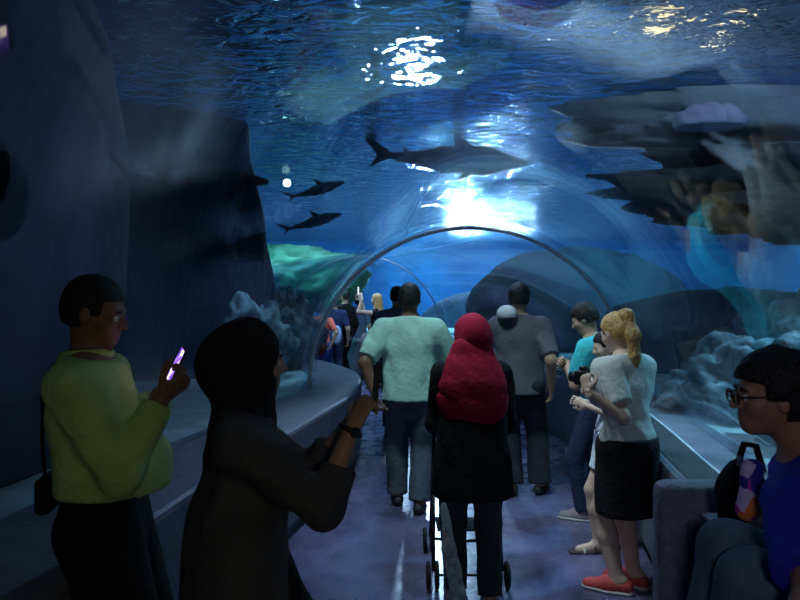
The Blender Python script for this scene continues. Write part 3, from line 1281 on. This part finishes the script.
# 2 ---- woman in dark headscarf filming
p = Person('woman in a dark headscarf and long dark tunic holding a phone up in both hands', -.485, 2.0, 1.57, 76, 1.08, fem=True,
           lean=3, head=(-4, 3, 0), skin=SKIN_T, near=True, res=.011,
           arms={'R': dict(w=PX(353, 426, 1.93), hint=(.2, -.5, -1), dir=(-.12, .5, .85), palm=(-.5, .6, -.2), thumb=(-.3, -.5, .7), curl=40),
                 'L': dict(w=PX(352, 420, 2.12), hint=(-.2, -.5, -1), dir=(.12, .5, .85), palm=(.5, .6, -.2), thumb=(.3, -.5, .7), curl=40)})
p.body()
p.face()
DK = cloth('charcoal', (.075, .072, .075), .2, .6)
p.top(DK, .50, 1.50, inf=.018, bust=.07, name='tunic', fold=.010, seed=9, flare=.08, fat=1.05)
F = Field()
F.cap(p.waist + p.fw * .05, V(.0, .23, .60), .10, .09, .04, p.fw, .5)
F.fn(folds(.01, 4))
F.cut((0, 0, .58), (0, 0, -1))
fmesh('coat_front', [(F, .012)], cloth('coat_black', (.008, .008, .010)), p.root)
p.trousers(MATS['cloth_black'])
p.shoes(BLACKP)
p.hijab(cloth('scarf_dark', (.018, .017, .020), .2, .5), drop=.13, wide=.125, back=-.02, seed=2, bun=1.2)
F = MB()
wr = p.wr['R']
hd = p.hd['R'][0]
u = unit(np.cross(hd, (0, 0, 1)))
w2 = np.cross(u, hd)
F.tube([wr - hd * .015 + .031 * (math.cos(a) * u + math.sin(a) * w2) for a in np.linspace(0, 2 * PI, 17)[:-1]], .008, 8, True)
ws = F.build('wristwatch', BLACKP, p.root, True)
MB().sphere(wr - hd * .015 + u * .036, (.016, .016, .016), 12, 8).build('watch_face', mat('watch_glass', (.02, .05, .05), .15), ws, True)
phone(PX(376, 387, 2.02), (.10, .1, 1), (-1, -.15, .1), 'dark phone held upright in the raised hands of the dark headscarf woman', size=(.074, .150, .009))

# 3 ---- man in pale green shirt, from behind
p = Person('heavy man in a pale mint green short-sleeved shirt walking away, centre', .075, 5.30, 1.77, 2, 1.13, head=(4, 4, 0), skin=SKIN_D, near=False, res=.013,
           arms={'L': dict(w=PX(375, 396, 5.15), hint=(-1, -.5, 0), curl=30), 'R': dict(w=PX(447, 384, 5.55), hint=(1, -.7, -.2), dir=(-.3, .9, -.1), curl=40)},
           feet={'L': dict(p=(-.10, .16)), 'R': dict(p=(.075, -.06))})
p.body()
p.hair(low=-.052)
p.top(cloth('mint', (.42, .72, .60), .06, .4), .865, .86, inf=.022, belly=.10, fold=.010, seed=21, fat=1.15, flare=.015)
p.trousers(cloth('grey_blue', (.085, .11, .14)), inf=.018, flare=.02)
p.shoes(mat('shoe_dark', (.03, .03, .035), .5))

# 4 ---- woman in red headscarf with a stroller
p = Person('woman in a crimson headscarf and long black tunic pushing a stroller, from behind', .385, 3.62, 1.56, 0, 1.06, fem=True, lean=5, head=(-14, 8, 0), skin=SKIN_T,
           res=.011, near=True,
           arms={'L': dict(w=(.20, 3.93, 1.02), hint=(-.15, -.5, -1), dir=(.1, 1, -.1), palm=(0, .1, -1), thumb=(1, 0, 0), curl=50),
                 'R': dict(w=(.57, 3.93, 1.02), hint=(.15, -.5, -1), dir=(-.1, 1, -.1), palm=(0, .1, -1), thumb=(-1, 0, 0), curl=50)},
           feet={'L': dict(p=(-.085, .05)), 'R': dict(p=(.09, -.03))})
p.body()
p.top(cloth('black2', (.012, .012, .015), .2, .5), .60, 1.9, inf=.020, name='tunic', fold=.009, seed=31, flare=.055, fat=1.0)
p.trousers(cloth('dark_jeans', (.06, .09, .10)), inf=.014, flare=.008)
p.shoes(mat('shoe_pale', (.5, .45, .5), .6))
p.hijab(cloth('crimson', (.42, .015, .050), .15, .5), drop=.17, wide=.195, back=-.02, seed=12, bun=1.1)
F = Field()
F.cap(p.neck + p.up * .04 - p.fw * .05, p.neck - p.up * .10 - p.fw * .07, .12, .172, .05, p.fw, .6)
F.cap(p.neck - p.up * .10 - p.fw * .07, p.neck - p.up * .20 + p.tx * .05 - p.fw * .09, .16, .12, .05, p.fw, .5)
F.fn(folds(.008, 7))
fmesh('scarf_tail', [(F, .010)], MATS['cloth_crimson'], p.root)
# patterned pale cloth added in place of her lit left trouser leg
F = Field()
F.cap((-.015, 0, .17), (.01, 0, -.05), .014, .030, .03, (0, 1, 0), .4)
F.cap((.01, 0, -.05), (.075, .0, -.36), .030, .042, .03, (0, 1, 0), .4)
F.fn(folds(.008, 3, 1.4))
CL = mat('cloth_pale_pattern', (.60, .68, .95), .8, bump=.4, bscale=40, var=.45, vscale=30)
o = fmesh('trouser_patch', [(F, .008)], CL, None)
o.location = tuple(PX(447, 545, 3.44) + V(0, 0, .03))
tag(o, 'pale blue patterned cloth standing in for the lit left trouser leg of the crimson headscarf woman', 'trouser_patch')

# stroller
st = empty('stroller', (.385, 4.15, 0))
tag(st, 'black umbrella stroller pushed by the woman in the crimson headscarf', 'stroller')


def W(x, y, z):
    return V(x - .385, y - 4.15, z)


fr = []
for sg in (-1, 1):
    x = .385 + sg * .185
    b = MB()
    b.tube([W(x, 3.98, 1.03), W(x, 3.97, .98), W(x, 4.05, .72), W(x, 4.45, .10)], .012, 10)
    b.build('side_frame', DARKM, st, True)
    b = MB()
    b.tube([W(x, 4.10, .66), W(x + sg * .01, 3.86, .10)], .011, 10)
    b.build('rear_leg', DARKM, st, True)
    b = MB()
    b.tube([W(x, 4.0, 1.0), W(x, 3.92, 1.04)], .018, 12)
    b.build('handle', RUBBER, st, True)
    for (yy, r) in ((3.86, .078), (4.45, .075)):
        for dx in (-.022, .022) if yy > 4 else (-.024, .024):
            wh = MB()
            cx = x + sg * .015 + dx
            wh.tube([W(cx, yy + (r - .012) * math.cos(a), r + (r - .012) * math.sin(a)) for a in np.linspace(0, 2 * PI, 25)[:-1]], .012, 8, True)
            wo = wh.build('wheel', RUBBER, st, True)
            hb = MB().tube([W(cx - .008, yy, r), W(cx + .008, yy, r)], .035, 16)
            for a in np.linspace(0, 2 * PI, 6)[:-1]:
                hb.tube([W(cx, yy, r), W(cx, yy + (r - .014) * math.cos(a), r + (r - .014) * math.sin(a))], .006, 6)
            hb.build('hub', DARKM, wo, True)
MB().tube([W(.20, 3.86, .078), W(.57, 3.86, .078)], .007, 8).build('axle', DARKM, st, True)
MB().tube([W(.20, 4.05, .70), W(.57, 4.05, .70)], .010, 8).build('crossbar', DARKM, st, True)
MB().tube([W(.20, 3.93, .26), W(.385, 3.95, .24), W(.57, 3.93, .26)], .009, 8).build('crossbar', DARKM, st, True)
MB().box(W(.385, 4.16, .27), (.33, .34, .012), rotx(-.1), bev=.005).build('basket', cloth('stroller_black', (.012, .012, .015)), st, True)
MB().box(W(.385, 4.22, .48), (.34, .30, .03), rotx(-.15), bev=.012).build('seat', MATS['cloth_stroller_black'], st, True)
MB().box(W(.385, 4.02, .72), (.34, .035, .48), rotx(-.25), bev=.015).build('backrest', MATS['cloth_stroller_black'], st, True)
F = Field()
F.ell(W(.385, 4.16, .92), (.20, .26, .20), k=.02)
F.sub(W(.385, 4.22, .84), (.19, .28, .20))
fmesh('canopy', [(F, .012)], cloth('canopy_violet', (.10, .03, .16)), st)

# 5 ---- man in dark grey shirt
p = Person('tall man in a dark grey short-sleeved shirt walking away, right of centre', 1.00, 5.70, 1.78, 12, 1.08, head=(6, 2, 0), skin=SKIN_T, res=.013,
           arms={'R': dict(w=PX(551, 388, 5.62), hint=(.2, -1, 0), palm=(-1, 0, 0), curl=22), 'L': dict(w=(.74, 6.0, 1.05), hint=(-1, -.6, -.3), curl=40)},
           feet={'L': dict(p=(-.06, .02)), 'R': dict(p=(.17, .10), yaw=18)})
p.body(hres=.005)
p.hair(low=-.05, vol=.014)
p.top(cloth('grey_violet', (.13, .125, .15), .1, .4), .86, .85, inf=.020, fold=.010, seed=41, fat=1.05, flare=.01)
F = Field()
c = p.neck + p.up * .008
F.cap(c - p.fw * .02, c + p.fw * .03, .066, .066, .03)
F.sub(c + p.up * .055, (.056, .06, .06))
F.cut(c + p.up * .028, p.up)
F.cut(c - p.up * .03, -p.up)
fmesh('collar', [(F, .009)], MATS['cloth_grey_violet'], p.root)
p.trousers(cloth('dark_slate', (.030, .031, .040)), inf=.022, flare=.03)
p.shoes(mat('shoe_dark', (.03, .03, .035), .5))
# the small pale cap of a child carried on his left shoulder
F = Field()
F.ell((0, 0, 0), (.085, .10, .075))
F.cut((0, 0, -.03), (0, 0, -1))
F.ell((0, .07, -.03), (.07, .06, .014), k=.02)
o = fmesh('cap', [(F, .009)], mat('cloth_white_cap', (.62, .64, .68), .8, bump=.2, var=.1), None)
o.location = tuple(PX(507, 314, 5.62))
tag(o, 'pale white cap showing above the left shoulder of the tall man in dark grey', 'cap')

# 6 ---- woman with blonde ponytail
p = Person('woman with a long blonde ponytail, white T-shirt, black skirt and red shoes', 1.29, 3.84, 1.57, -34, 1.08, fem=True, lean=4, head=(4, 24, 0), skin=SKIN_L,
           near=True, res=.011,
           arms={'L': dict(w=PX(588, 391, 3.66), hint=(-.5, -.5, -1), dir=(.1, .35, .9), palm=(.9, .3, 0), thumb=(.2, -.6, .6), curl=40),
                 'R': dict(w=PX(596, 397, 3.98), hint=(.5, -.5, -1), dir=(-.35, .5, .6), palm=(-.9, .2, .2), thumb=(-.2, -.5, .7), curl=40)},
           feet={'L': dict(p=(-.075, .02), yaw=-30), 'R': dict(p=(.075, .02), yaw=-10)})
p.body()
p.face()
p.hair(HAIR_B, vol=.011, low=-.075, front=.065)
ponytail(p, HAIR_B)
p.top(cloth('white', (.66, .70, .66), .05, .4), .845, .72, inf=.020, bust=.074, fold=.010, seed=51, fat=1.3, flare=.0)
p.skirt(MATS['cloth_black2'], .872, .44, .185)
RED = mat('red_canvas', (.55, .07, .06), .7, bump=.2)
p.shoes(RED, mat('white_rubber', (.6, .55, .55), .6), low=True)
cm = empty('camera', PX(584, 377, 3.80))
tag(cm, 'small black camera held up by the blonde ponytail woman', 'camera')
Rc = rotz(math.radians(42))
MB().box((0, 0, 0), (.13, .055, .08), Rc, bev=.012).build('camera_body', BLACKP, cm, True)
MB().tube([Rc @ V(0, .02, -.004), Rc @ V(0, .085, -.004)], [.032, .030], 20).build('camera_lens', DARKM, cm, True)
MB().box(Rc @ V(0, 0, .048), (.045, .04, .025), Rc, bev=.008).build('viewfinder', BLACKP, cm, True)
MB().box(Rc @ V(.02, -.029, .0), (.06, .004, .045), Rc).build('camera_screen', mat('camera_lcd', (.3, .32, .36), .3, emit=(.7, .75, .85), estr=.5), cm)

# 7 ---- person behind her
p = Person('dark-haired person in a turquoise T-shirt and navy trousers behind the ponytail woman', 1.46, 5.05, 1.62, -62, 1.0, lean=4, head=(-4, 26, 0), skin=SKIN_T, res=.013,
           arms={'L': dict(w=(1.28, 5.18, 1.12), hint=(-1, -.5, -.6), curl=40), 'R': dict(w=(1.30, 5.28, 1.15), hint=(1, -.5, -.6), curl=40)},
           feet={'L': dict(p=(-.03, .08)), 'R': dict(p=(.06, .0))})
p.body()
p.hair(vol=.016)
p.top(cloth('turquoise', (.06, .55, .60), .1), .80, .8, inf=.018, seed=61, fat=1.2)
p.trousers(cloth('navy', (.025, .035, .075)), inf=.016)
p.shoes(mat('shoe_mauve', (.30, .24, .27), .6), mat('sole_white', (.55, .53, .52), .6))

# 8 ---- bare-legged person in white shorts
p = Person('shorter person in white shorts and sandals hidden behind the ponytail woman', 1.385, 4.46, 1.44, -84, .95, fem=True, head=(0, 18, 0), skin=SKIN_L, res=.012,
           arms={'L': dict(w=(1.22, 4.45, .95), hint=(-.4, -.8, -1)), 'R': dict(w=(1.24, 4.62, .95), hint=(.4, -.8, -1))},
           feet={'L': dict(p=(-.05, .09)), 'R': dict(p=(.05, -.05))})
p.body()
p.hair(low=-.07)
p.top(cloth('pale_top', (.5, .52, .58), .05), .78, .7, seed=71)
p.trousers(cloth('white_shorts', (.68, .70, .80), .05), inf=.02, upto=.62, name='shorts', flare=0)
for q in 'LR':
    f = rotz(-p.fy[q]) @ V(0, 1, 0)
    a = p.an[q]
    b = V(a[0], a[1], 0)
    G = Field()
    G.cap(b - f * .05 + V(0, 0, .01), b + f * .16 + V(0, 0, .01), .036, .040, .02)
    G.cut(b + V(0, 0, .002), (0, 0, -1))
    G.cut(b + V(0, 0, .016), (0, 0, 1))
    so = fmesh('sandal', [(G, .007)], mat('sandal_brown', (.06, .045, .04), .7), p.root)
    for (k, r, z) in ((.10, .036, .03), (.03, .036, .055), (-.02, .034, .085)):
        t = MB()
        sd = np.cross(f, (0, 0, 1))
        t.tube([b + f * k + sd * r * 1.1 * math.cos(an) + V(0, 0, z * math.sin(an) + .004) for an in np.linspace(0, PI, 12)], .008, 8)
        t.build('strap', MATS['sandal_brown'] if k < .1 else mat('strap_white', (.6, .6, .6), .6), so, True)

# 9 ---- seated man with glasses
p = Person('seated man with curly black hair and glasses in a royal blue T-shirt, far right', 1.37, 1.88, 1.72, -80, 1.14, lean=26, twist=34, head=(0, 2, 0), skin=mat('skin_brown', (.36, .19, .125), .5, bump=.1, bscale=60, var=.06), near=True,
           res=.012, seat=.75,
           arms={'L': dict(w=PX(762, 690, 1.42), hint=(-1, -.5, -.3), dir=(0, .6, -.7), palm=(0, 0, -1), thumb=(1, 0, 0), curl=12),
                 'R': dict(w=(1.25, 2.22, .93), hint=(.6, -1, -.4), dir=(-.3, 1, -.1), palm=(0, 0, -1), thumb=(-1, 0, 0), curl=30)},
           feet={'L': dict(p=(-.10, .50), z=.46, hint=(0, 1, 1)), 'R': dict(p=(.12, .47), z=.46, hint=(.1, 1, 1))})
p.body(hh=.0045)
p.face()
p.hair(vol=.024, front=.055, low=-.06, curl=.006, fr=75)
BLUE = cloth('royal_blue', (.035, .03, .42), .1, .5)
p.top(BLUE, .77, .78, inf=.020, belly=.12, fold=.009, seed=81, fat=1.35)
p.trousers(cloth('denim', (.10, .145, .20), .25), top=1.02, inf=.024, flare=.01)
p.shoes(BLACKP)
g = MB()
for sg in (-1, 1):
    c = p.hp(sg * .034, .107, .004)
    ux, uz = p.Rh @ V(1, 0, 0), p.Rh @ V(0, 0, 1)
    g2 = [c + (.026 * math.cos(a) * ux + .018 * math.sin(a) * uz) for a in np.linspace(0, 2 * PI, 21)[:-1]]
    g.tube(g2, .0026, 8, True)
    g.tube([p.hp(sg * .060, .105, .010), p.hp(sg * .080, .06, .012), p.hp(sg * .086, -.005, .016), p.hp(sg * .084, -.02, .0)], .0026, 8)
g.tube([p.hp(-.009, .109, .008), p.hp(.009, .109, .008)], .0026, 8)
go = g.build('glasses', BLACKP, p.root, True)

# bag and colourful pouch beside him
bgo = empty('backpack', PX(741, 497, 2.35))
tag(bgo, 'black bag standing on the bench beside the seated man in blue', 'bag')
F = Field()
F.ell((0, 0, 0), (.075, .085, .12), k=.03)
F.cap((0, 0, -.09), (0, 0, .03), .075, .07, .04, (1, 0, 0), .8)
F.fn(folds(.006, 3, 1.3))
fmesh('bag_body', [(F, .010)], MATS['cloth_bag_black'], bgo)
MB().tube([V(-.03, -.06, .06), V(-.055, -.09, .14), V(-.03, -.08, .20), V(.02, -.06, .19), V(.05, -.05, .10)], .011, 10).build('strap', MATS['cloth_bag_black'], bgo, True)
MB().box(V(-.052, -.095, .148), (.028, .010, .034), rotz(.5), bev=.004).build('buckle', METAL, bgo, True)
F = Field()
F.cap((0, 0, -.055), (.01, 0, .055), .038, .030, .03, (0, 1, 0), .6)
F.fn(folds(.006, 13, 1.5))
PT = bpy.data.materials.new('patterned_pouch')
PT.use_nodes = True
nt = PT.node_tree
b_ = nt.nodes['Principled BSDF']
vo = nt.nodes.new('ShaderNodeTexVoronoi')
vo.inputs['Scale'].default_value = 24
tcc = nt.nodes.new('ShaderNodeTexCoord')
rr = nt.nodes.new('ShaderNodeValToRGB')
rr.color_ramp.interpolation = 'CONSTANT'
els = rr.color_ramp.elements
els[0].color = (.03, .02, .30, 1)
els[1].position = .35
els[1].color = (.45, .03, .40, 1)
e3 = els.new(.6)
e3.color = (.55, .45, .75, 1)
e4 = els.new(.8)
e4.color = (.75, .18, .05, 1)
nt.links.new(tcc.outputs['Object'], vo.inputs['Vector'])
sx = nt.nodes.new('ShaderNodeSeparateColor')
nt.links.new(vo.outputs['Color'], sx.inputs['Color'])
nt.links.new(sx.outputs[0], rr.inputs['Fac'])
nt.links.new(rr.outputs['Color'], b_.inputs['Base Color'])
o = fmesh('pouch', [(F, .007)], PT, None)
o.location = tuple(PX(750, 488, 1.98))
tag(o, 'purple and orange patterned pouch against the blue shirt of the seated man', 'pouch')

# bench with a rounded end panel
bn = empty('bench', (1.15, 2.0, 0))
tag(bn, 'low bench with a rounded grey end panel on the right of the walkway', 'bench')
GB = mat('bench_grey', (.20, .20, .26), .55, bump=.6, bscale=60, var=.25, vscale=20)
MB().box((.25, .10, .755), (.34, 1.42, .024), None, bev=.010).build('seat', GB, bn, True)
b = MB().box((.20, .90, .475), (.52, .16, .79), None, bev=.055)
eo = b.build('end_panel', GB, bn, True)
MB().box((.23, .815, .42), (.38, .02, .62), None, bev=.009).build('inset', mat('bench_inset', (.12, .12, .16), .6, bump=.6, bscale=60), eo, True)


# ---- far group
def far(label, px, d, H, phi, shirtc, trc, skin=SKIN_T, sleeve=.8, hairm=HAIR_K, g=1., fem=False, hem=.50, arms=None, skirt=None, head=(0, 0, 0), long=False, feet=None, scarf=None):
    x = (px - 400) * d / FPX
    q = Person(label, x, d, H, phi, g, fem=fem, skin=skin, res=.018, arms=arms, head=head, feet=feet, group=None)
    q.body(hh=.012, hres=.008)
    if scarf:
        q.hijab(scarf, drop=.14)
    else:
        q.hair(hairm, low=-.05 if not long else -.09)
    if long:
        F = Field()
        F.cap(q.hp(0, -.07, .03), q.hp(0, -.09, -.20), .075, .085, .03, q.fw, .6)
        F.cap(q.hp(.05, -.04, -.02), q.hp(.075, -.02, -.22), .035, .04, .03)
        F.cap(q.hp(-.05, -.04, -.02), q.hp(-.075, -.02, -.22), .035, .04, .03)
        F.fn(folds(.004, 2, 2.))
        fmesh('long_hair', [(F, .012)], hairm, q.root)
    q.top(shirtc, hem * H, sleeve, seed=int(px))
    if skirt:
        q.skirt(skirt, .60 * H, .30 * H, .16)
    else:
        q.trousers(trc, flare=.02)
    q.shoes(MATS['shoe_dark'])
    return q


far('man with short dark hair in a grey blue T-shirt, far beyond the mint green shirt', 397, 8.3, 1.81, 0, cloth('steel_blue', (.16, .19, .27)), MATS['cloth_navy'])
WARM = cloth('black3', (.010, .010, .012))
q = far('blonde woman in a black sleeveless top raising a phone, in the far group', 377, 12.6, 1.76, -70, WARM, WARM, skin=SKIN_L, sleeve=.12, hairm=HAIR_B, fem=True, long=True, head=(10, 0, 0),
        arms={'L': dict(w=PX(362, 298, 12.35), hint=(-.3, .2, -1), dir=(.2, .5, .8)), 'R': dict(w=PX(361, 300, 12.75), hint=(.3, .2, -1), dir=(-.2, .5, .8))})
phone(PX(358, 291, 12.5), (0, .2, 1), (1, -.2, 0), 'pale lit phone raised by the blonde woman in the far group', mat('far_screen', (0, 0, 0), emit=(.7, .85, 1), estr=1.5), size=(.09, .17, .012))
far('person in white trousers and a blue grey top in the far group', 359, 14.4, 1.72, 20, cloth('blue_grey', (.12, .15, .24)), cloth('off_white', (.55, .58, .65)), skin=SKIN_T)
far('tall person dressed all in black in the middle of the far group', 345, 13.6, 1.84, -60, WARM, WARM, g=1.15, sleeve=1.9)
far('person in an orange red top and blue jeans by the white joint ring', 322, 12.4, 1.58, 15, cloth('coral_red', (.75, .14, .10)), cloth('blue_jeans', (.03, .07, .26)), scarf=None, fem=True,
    arms={'R': dict(w=PX(331, 345, 12.2), hint=(1, -.3, -.5))})
far('person in a navy top with a pale bag behind the orange red one', 334, 13.2, 1.72, -10, cloth('navy_top', (.03, .04, .12)), MATS['cloth_navy'])
bb = Field()
bb.ell((0, 0, 0), (.16, .09, .20))
bb.fn(folds(.006, 5))
o = fmesh('handbag', [(bb, .015)], cloth('maroon_bag', (.10, .035, .03)), None)
o.location = tuple(PX(318, 345, 12.05))
tag(o, 'dark maroon bag carried on the back of the person in orange red', 'bag')
bb = Field()
bb.ell((0, 0, 0), (.09, .06, .18))
o = fmesh('handbag', [(bb, .015)], cloth('pale_blue_bag', (.35, .45, .7)), None)
o.location = tuple(PX(337, 335, 12.8))
tag(o, 'pale blue bag hanging beside the person in navy', 'bag')


# ---------------------------------------------------------------- lights
def spot(loc, aim, energy, col, size=60, blend=.8, rad=.3):
    L = bpy.data.lights.new('spot_light', 'SPOT')
    L.energy = energy
    L.color = col
    L.spot_size = math.radians(size)
    L.spot_blend = blend
    L.shadow_soft_size = rad
    o = bpy.data.objects.new('spot_light', L)
    COL.objects.link(o)
    o.location = loc
    o.rotation_euler = (Vector(aim) - Vector(loc)).to_track_quat('-Z', 'Y').to_euler()
    return o


# lights over the tank (above the water), falling through the surface
spot((.18, 8.4, 5.6), (.25, 4.4, .5), 2400, (.62, .70, 1.), 40, .9, .14)       # on the walkway ahead
spot((.6, 13.5, 6.0), (-.4, 11.0, .5), 2600, (.40, .62, 1.), 55, .9)
spot((-1.2, 4.2, 5.4), (1.1, 4.3, 1.2), 1600, (1., .98, .95), 34, .9)
spot((-3.0, 14, 6.0), (-1.0, 12.8, .9), 7000, (.6, .7, 1.), 50, .9)
spot((-.4, 2.9, 5.6), (.45, 4.8, 1.1), 2700, (.92, 1., .98), 38, .9)
spot((1.5, .8, 5.6), (4.2, 7.0, 3.5), 2500, (.60, .80, 1.), 40, .9)  # added to brighten the pale band that stands in for a reflection
spot((.92, 20.5, 5.7), (.32, 5.0, 0), 8500, (.66, .80, 1.), 9, .8, .25)   # long throw, streaks on the walkway
spot((-.3, 9.3, 5.7), (-1.0, 12.9, 1.1), 3200, (.90, .92, 1.), 30, .9, .2)
# blue floods in the tank
spot((4, 17, 5.8), (3, 28, 1), 9000, (.05, .52, 1.), 130, .9, 1)
spot((-3, 15, 5.8), (-4, 27, 1.5), 5500, (.05, .50, 1.), 130, .9, 1)
spot((-2, 24, 5.4), (.6, 30.8, 2.9), 5000, (.15, .75, 1.), 24, .8, .3)    # bright cyan patch on the back wall
spot((-2.4, 11, 5.2), (-2.6, 14, 1.0), 2400, (.15, .8, .8), 70, .9, .5)
spot((-.5, 7.4, 5.4), (-1.6, 8.2, .9), 1500, (.4, .8, 1.), 24, .9, .3)
spot((5, 6, 5.5), (2.3, 4.4, .7), 6000, (.35, .80, 1.), 36, .9, .5)
spot((4, 11, 5.4), (6, 14, .7), 4500, (.08, .6, .9), 100, .9, .5)
spot((-3.2, 2.5, 5.2), (-3.0, 7.5, 1.6), 60, (.45, .5, 1.), 50, .9, .8)
# dim warm fill added behind the photographer to brighten the near left pair
spot((.7, -2.4, 2.2), (-.55, 2.1, 1.25), 46, (1., .92, .60), 38, 1., .15)

spot((-.5, -1.8, 2.3), (1.3, 2.1, 1.1), 60, (.85, .85, 1.), 34, 1., .15)  # fill added so the seated man's face shows

w = bpy.data.worlds.new('world')
SC.world = w
w.use_nodes = True
bg = w.node_tree.nodes['Background']
bg.inputs['Color'].default_value = (.01, .045, .11, 1)
bg.inputs['Strength'].default_value = .22

cam = bpy.data.cameras.new('camera')
co = bpy.data.objects.new('camera', cam)
COL.objects.link(co)
co.location = (0, 0, CAMH)
co.rotation_euler = (PI / 2, 0, 0)
cam.sensor_width = 36
cam.lens = 36 * FPX / 800
cam.clip_start = .05
SC.camera = co
SC.view_settings.view_transform = 'Standard'
SC.view_settings.look = 'None'
SC.view_settings.gamma = 1
SC.view_settings.exposure = 0
SC.view_settings.use_curve_mapping = False
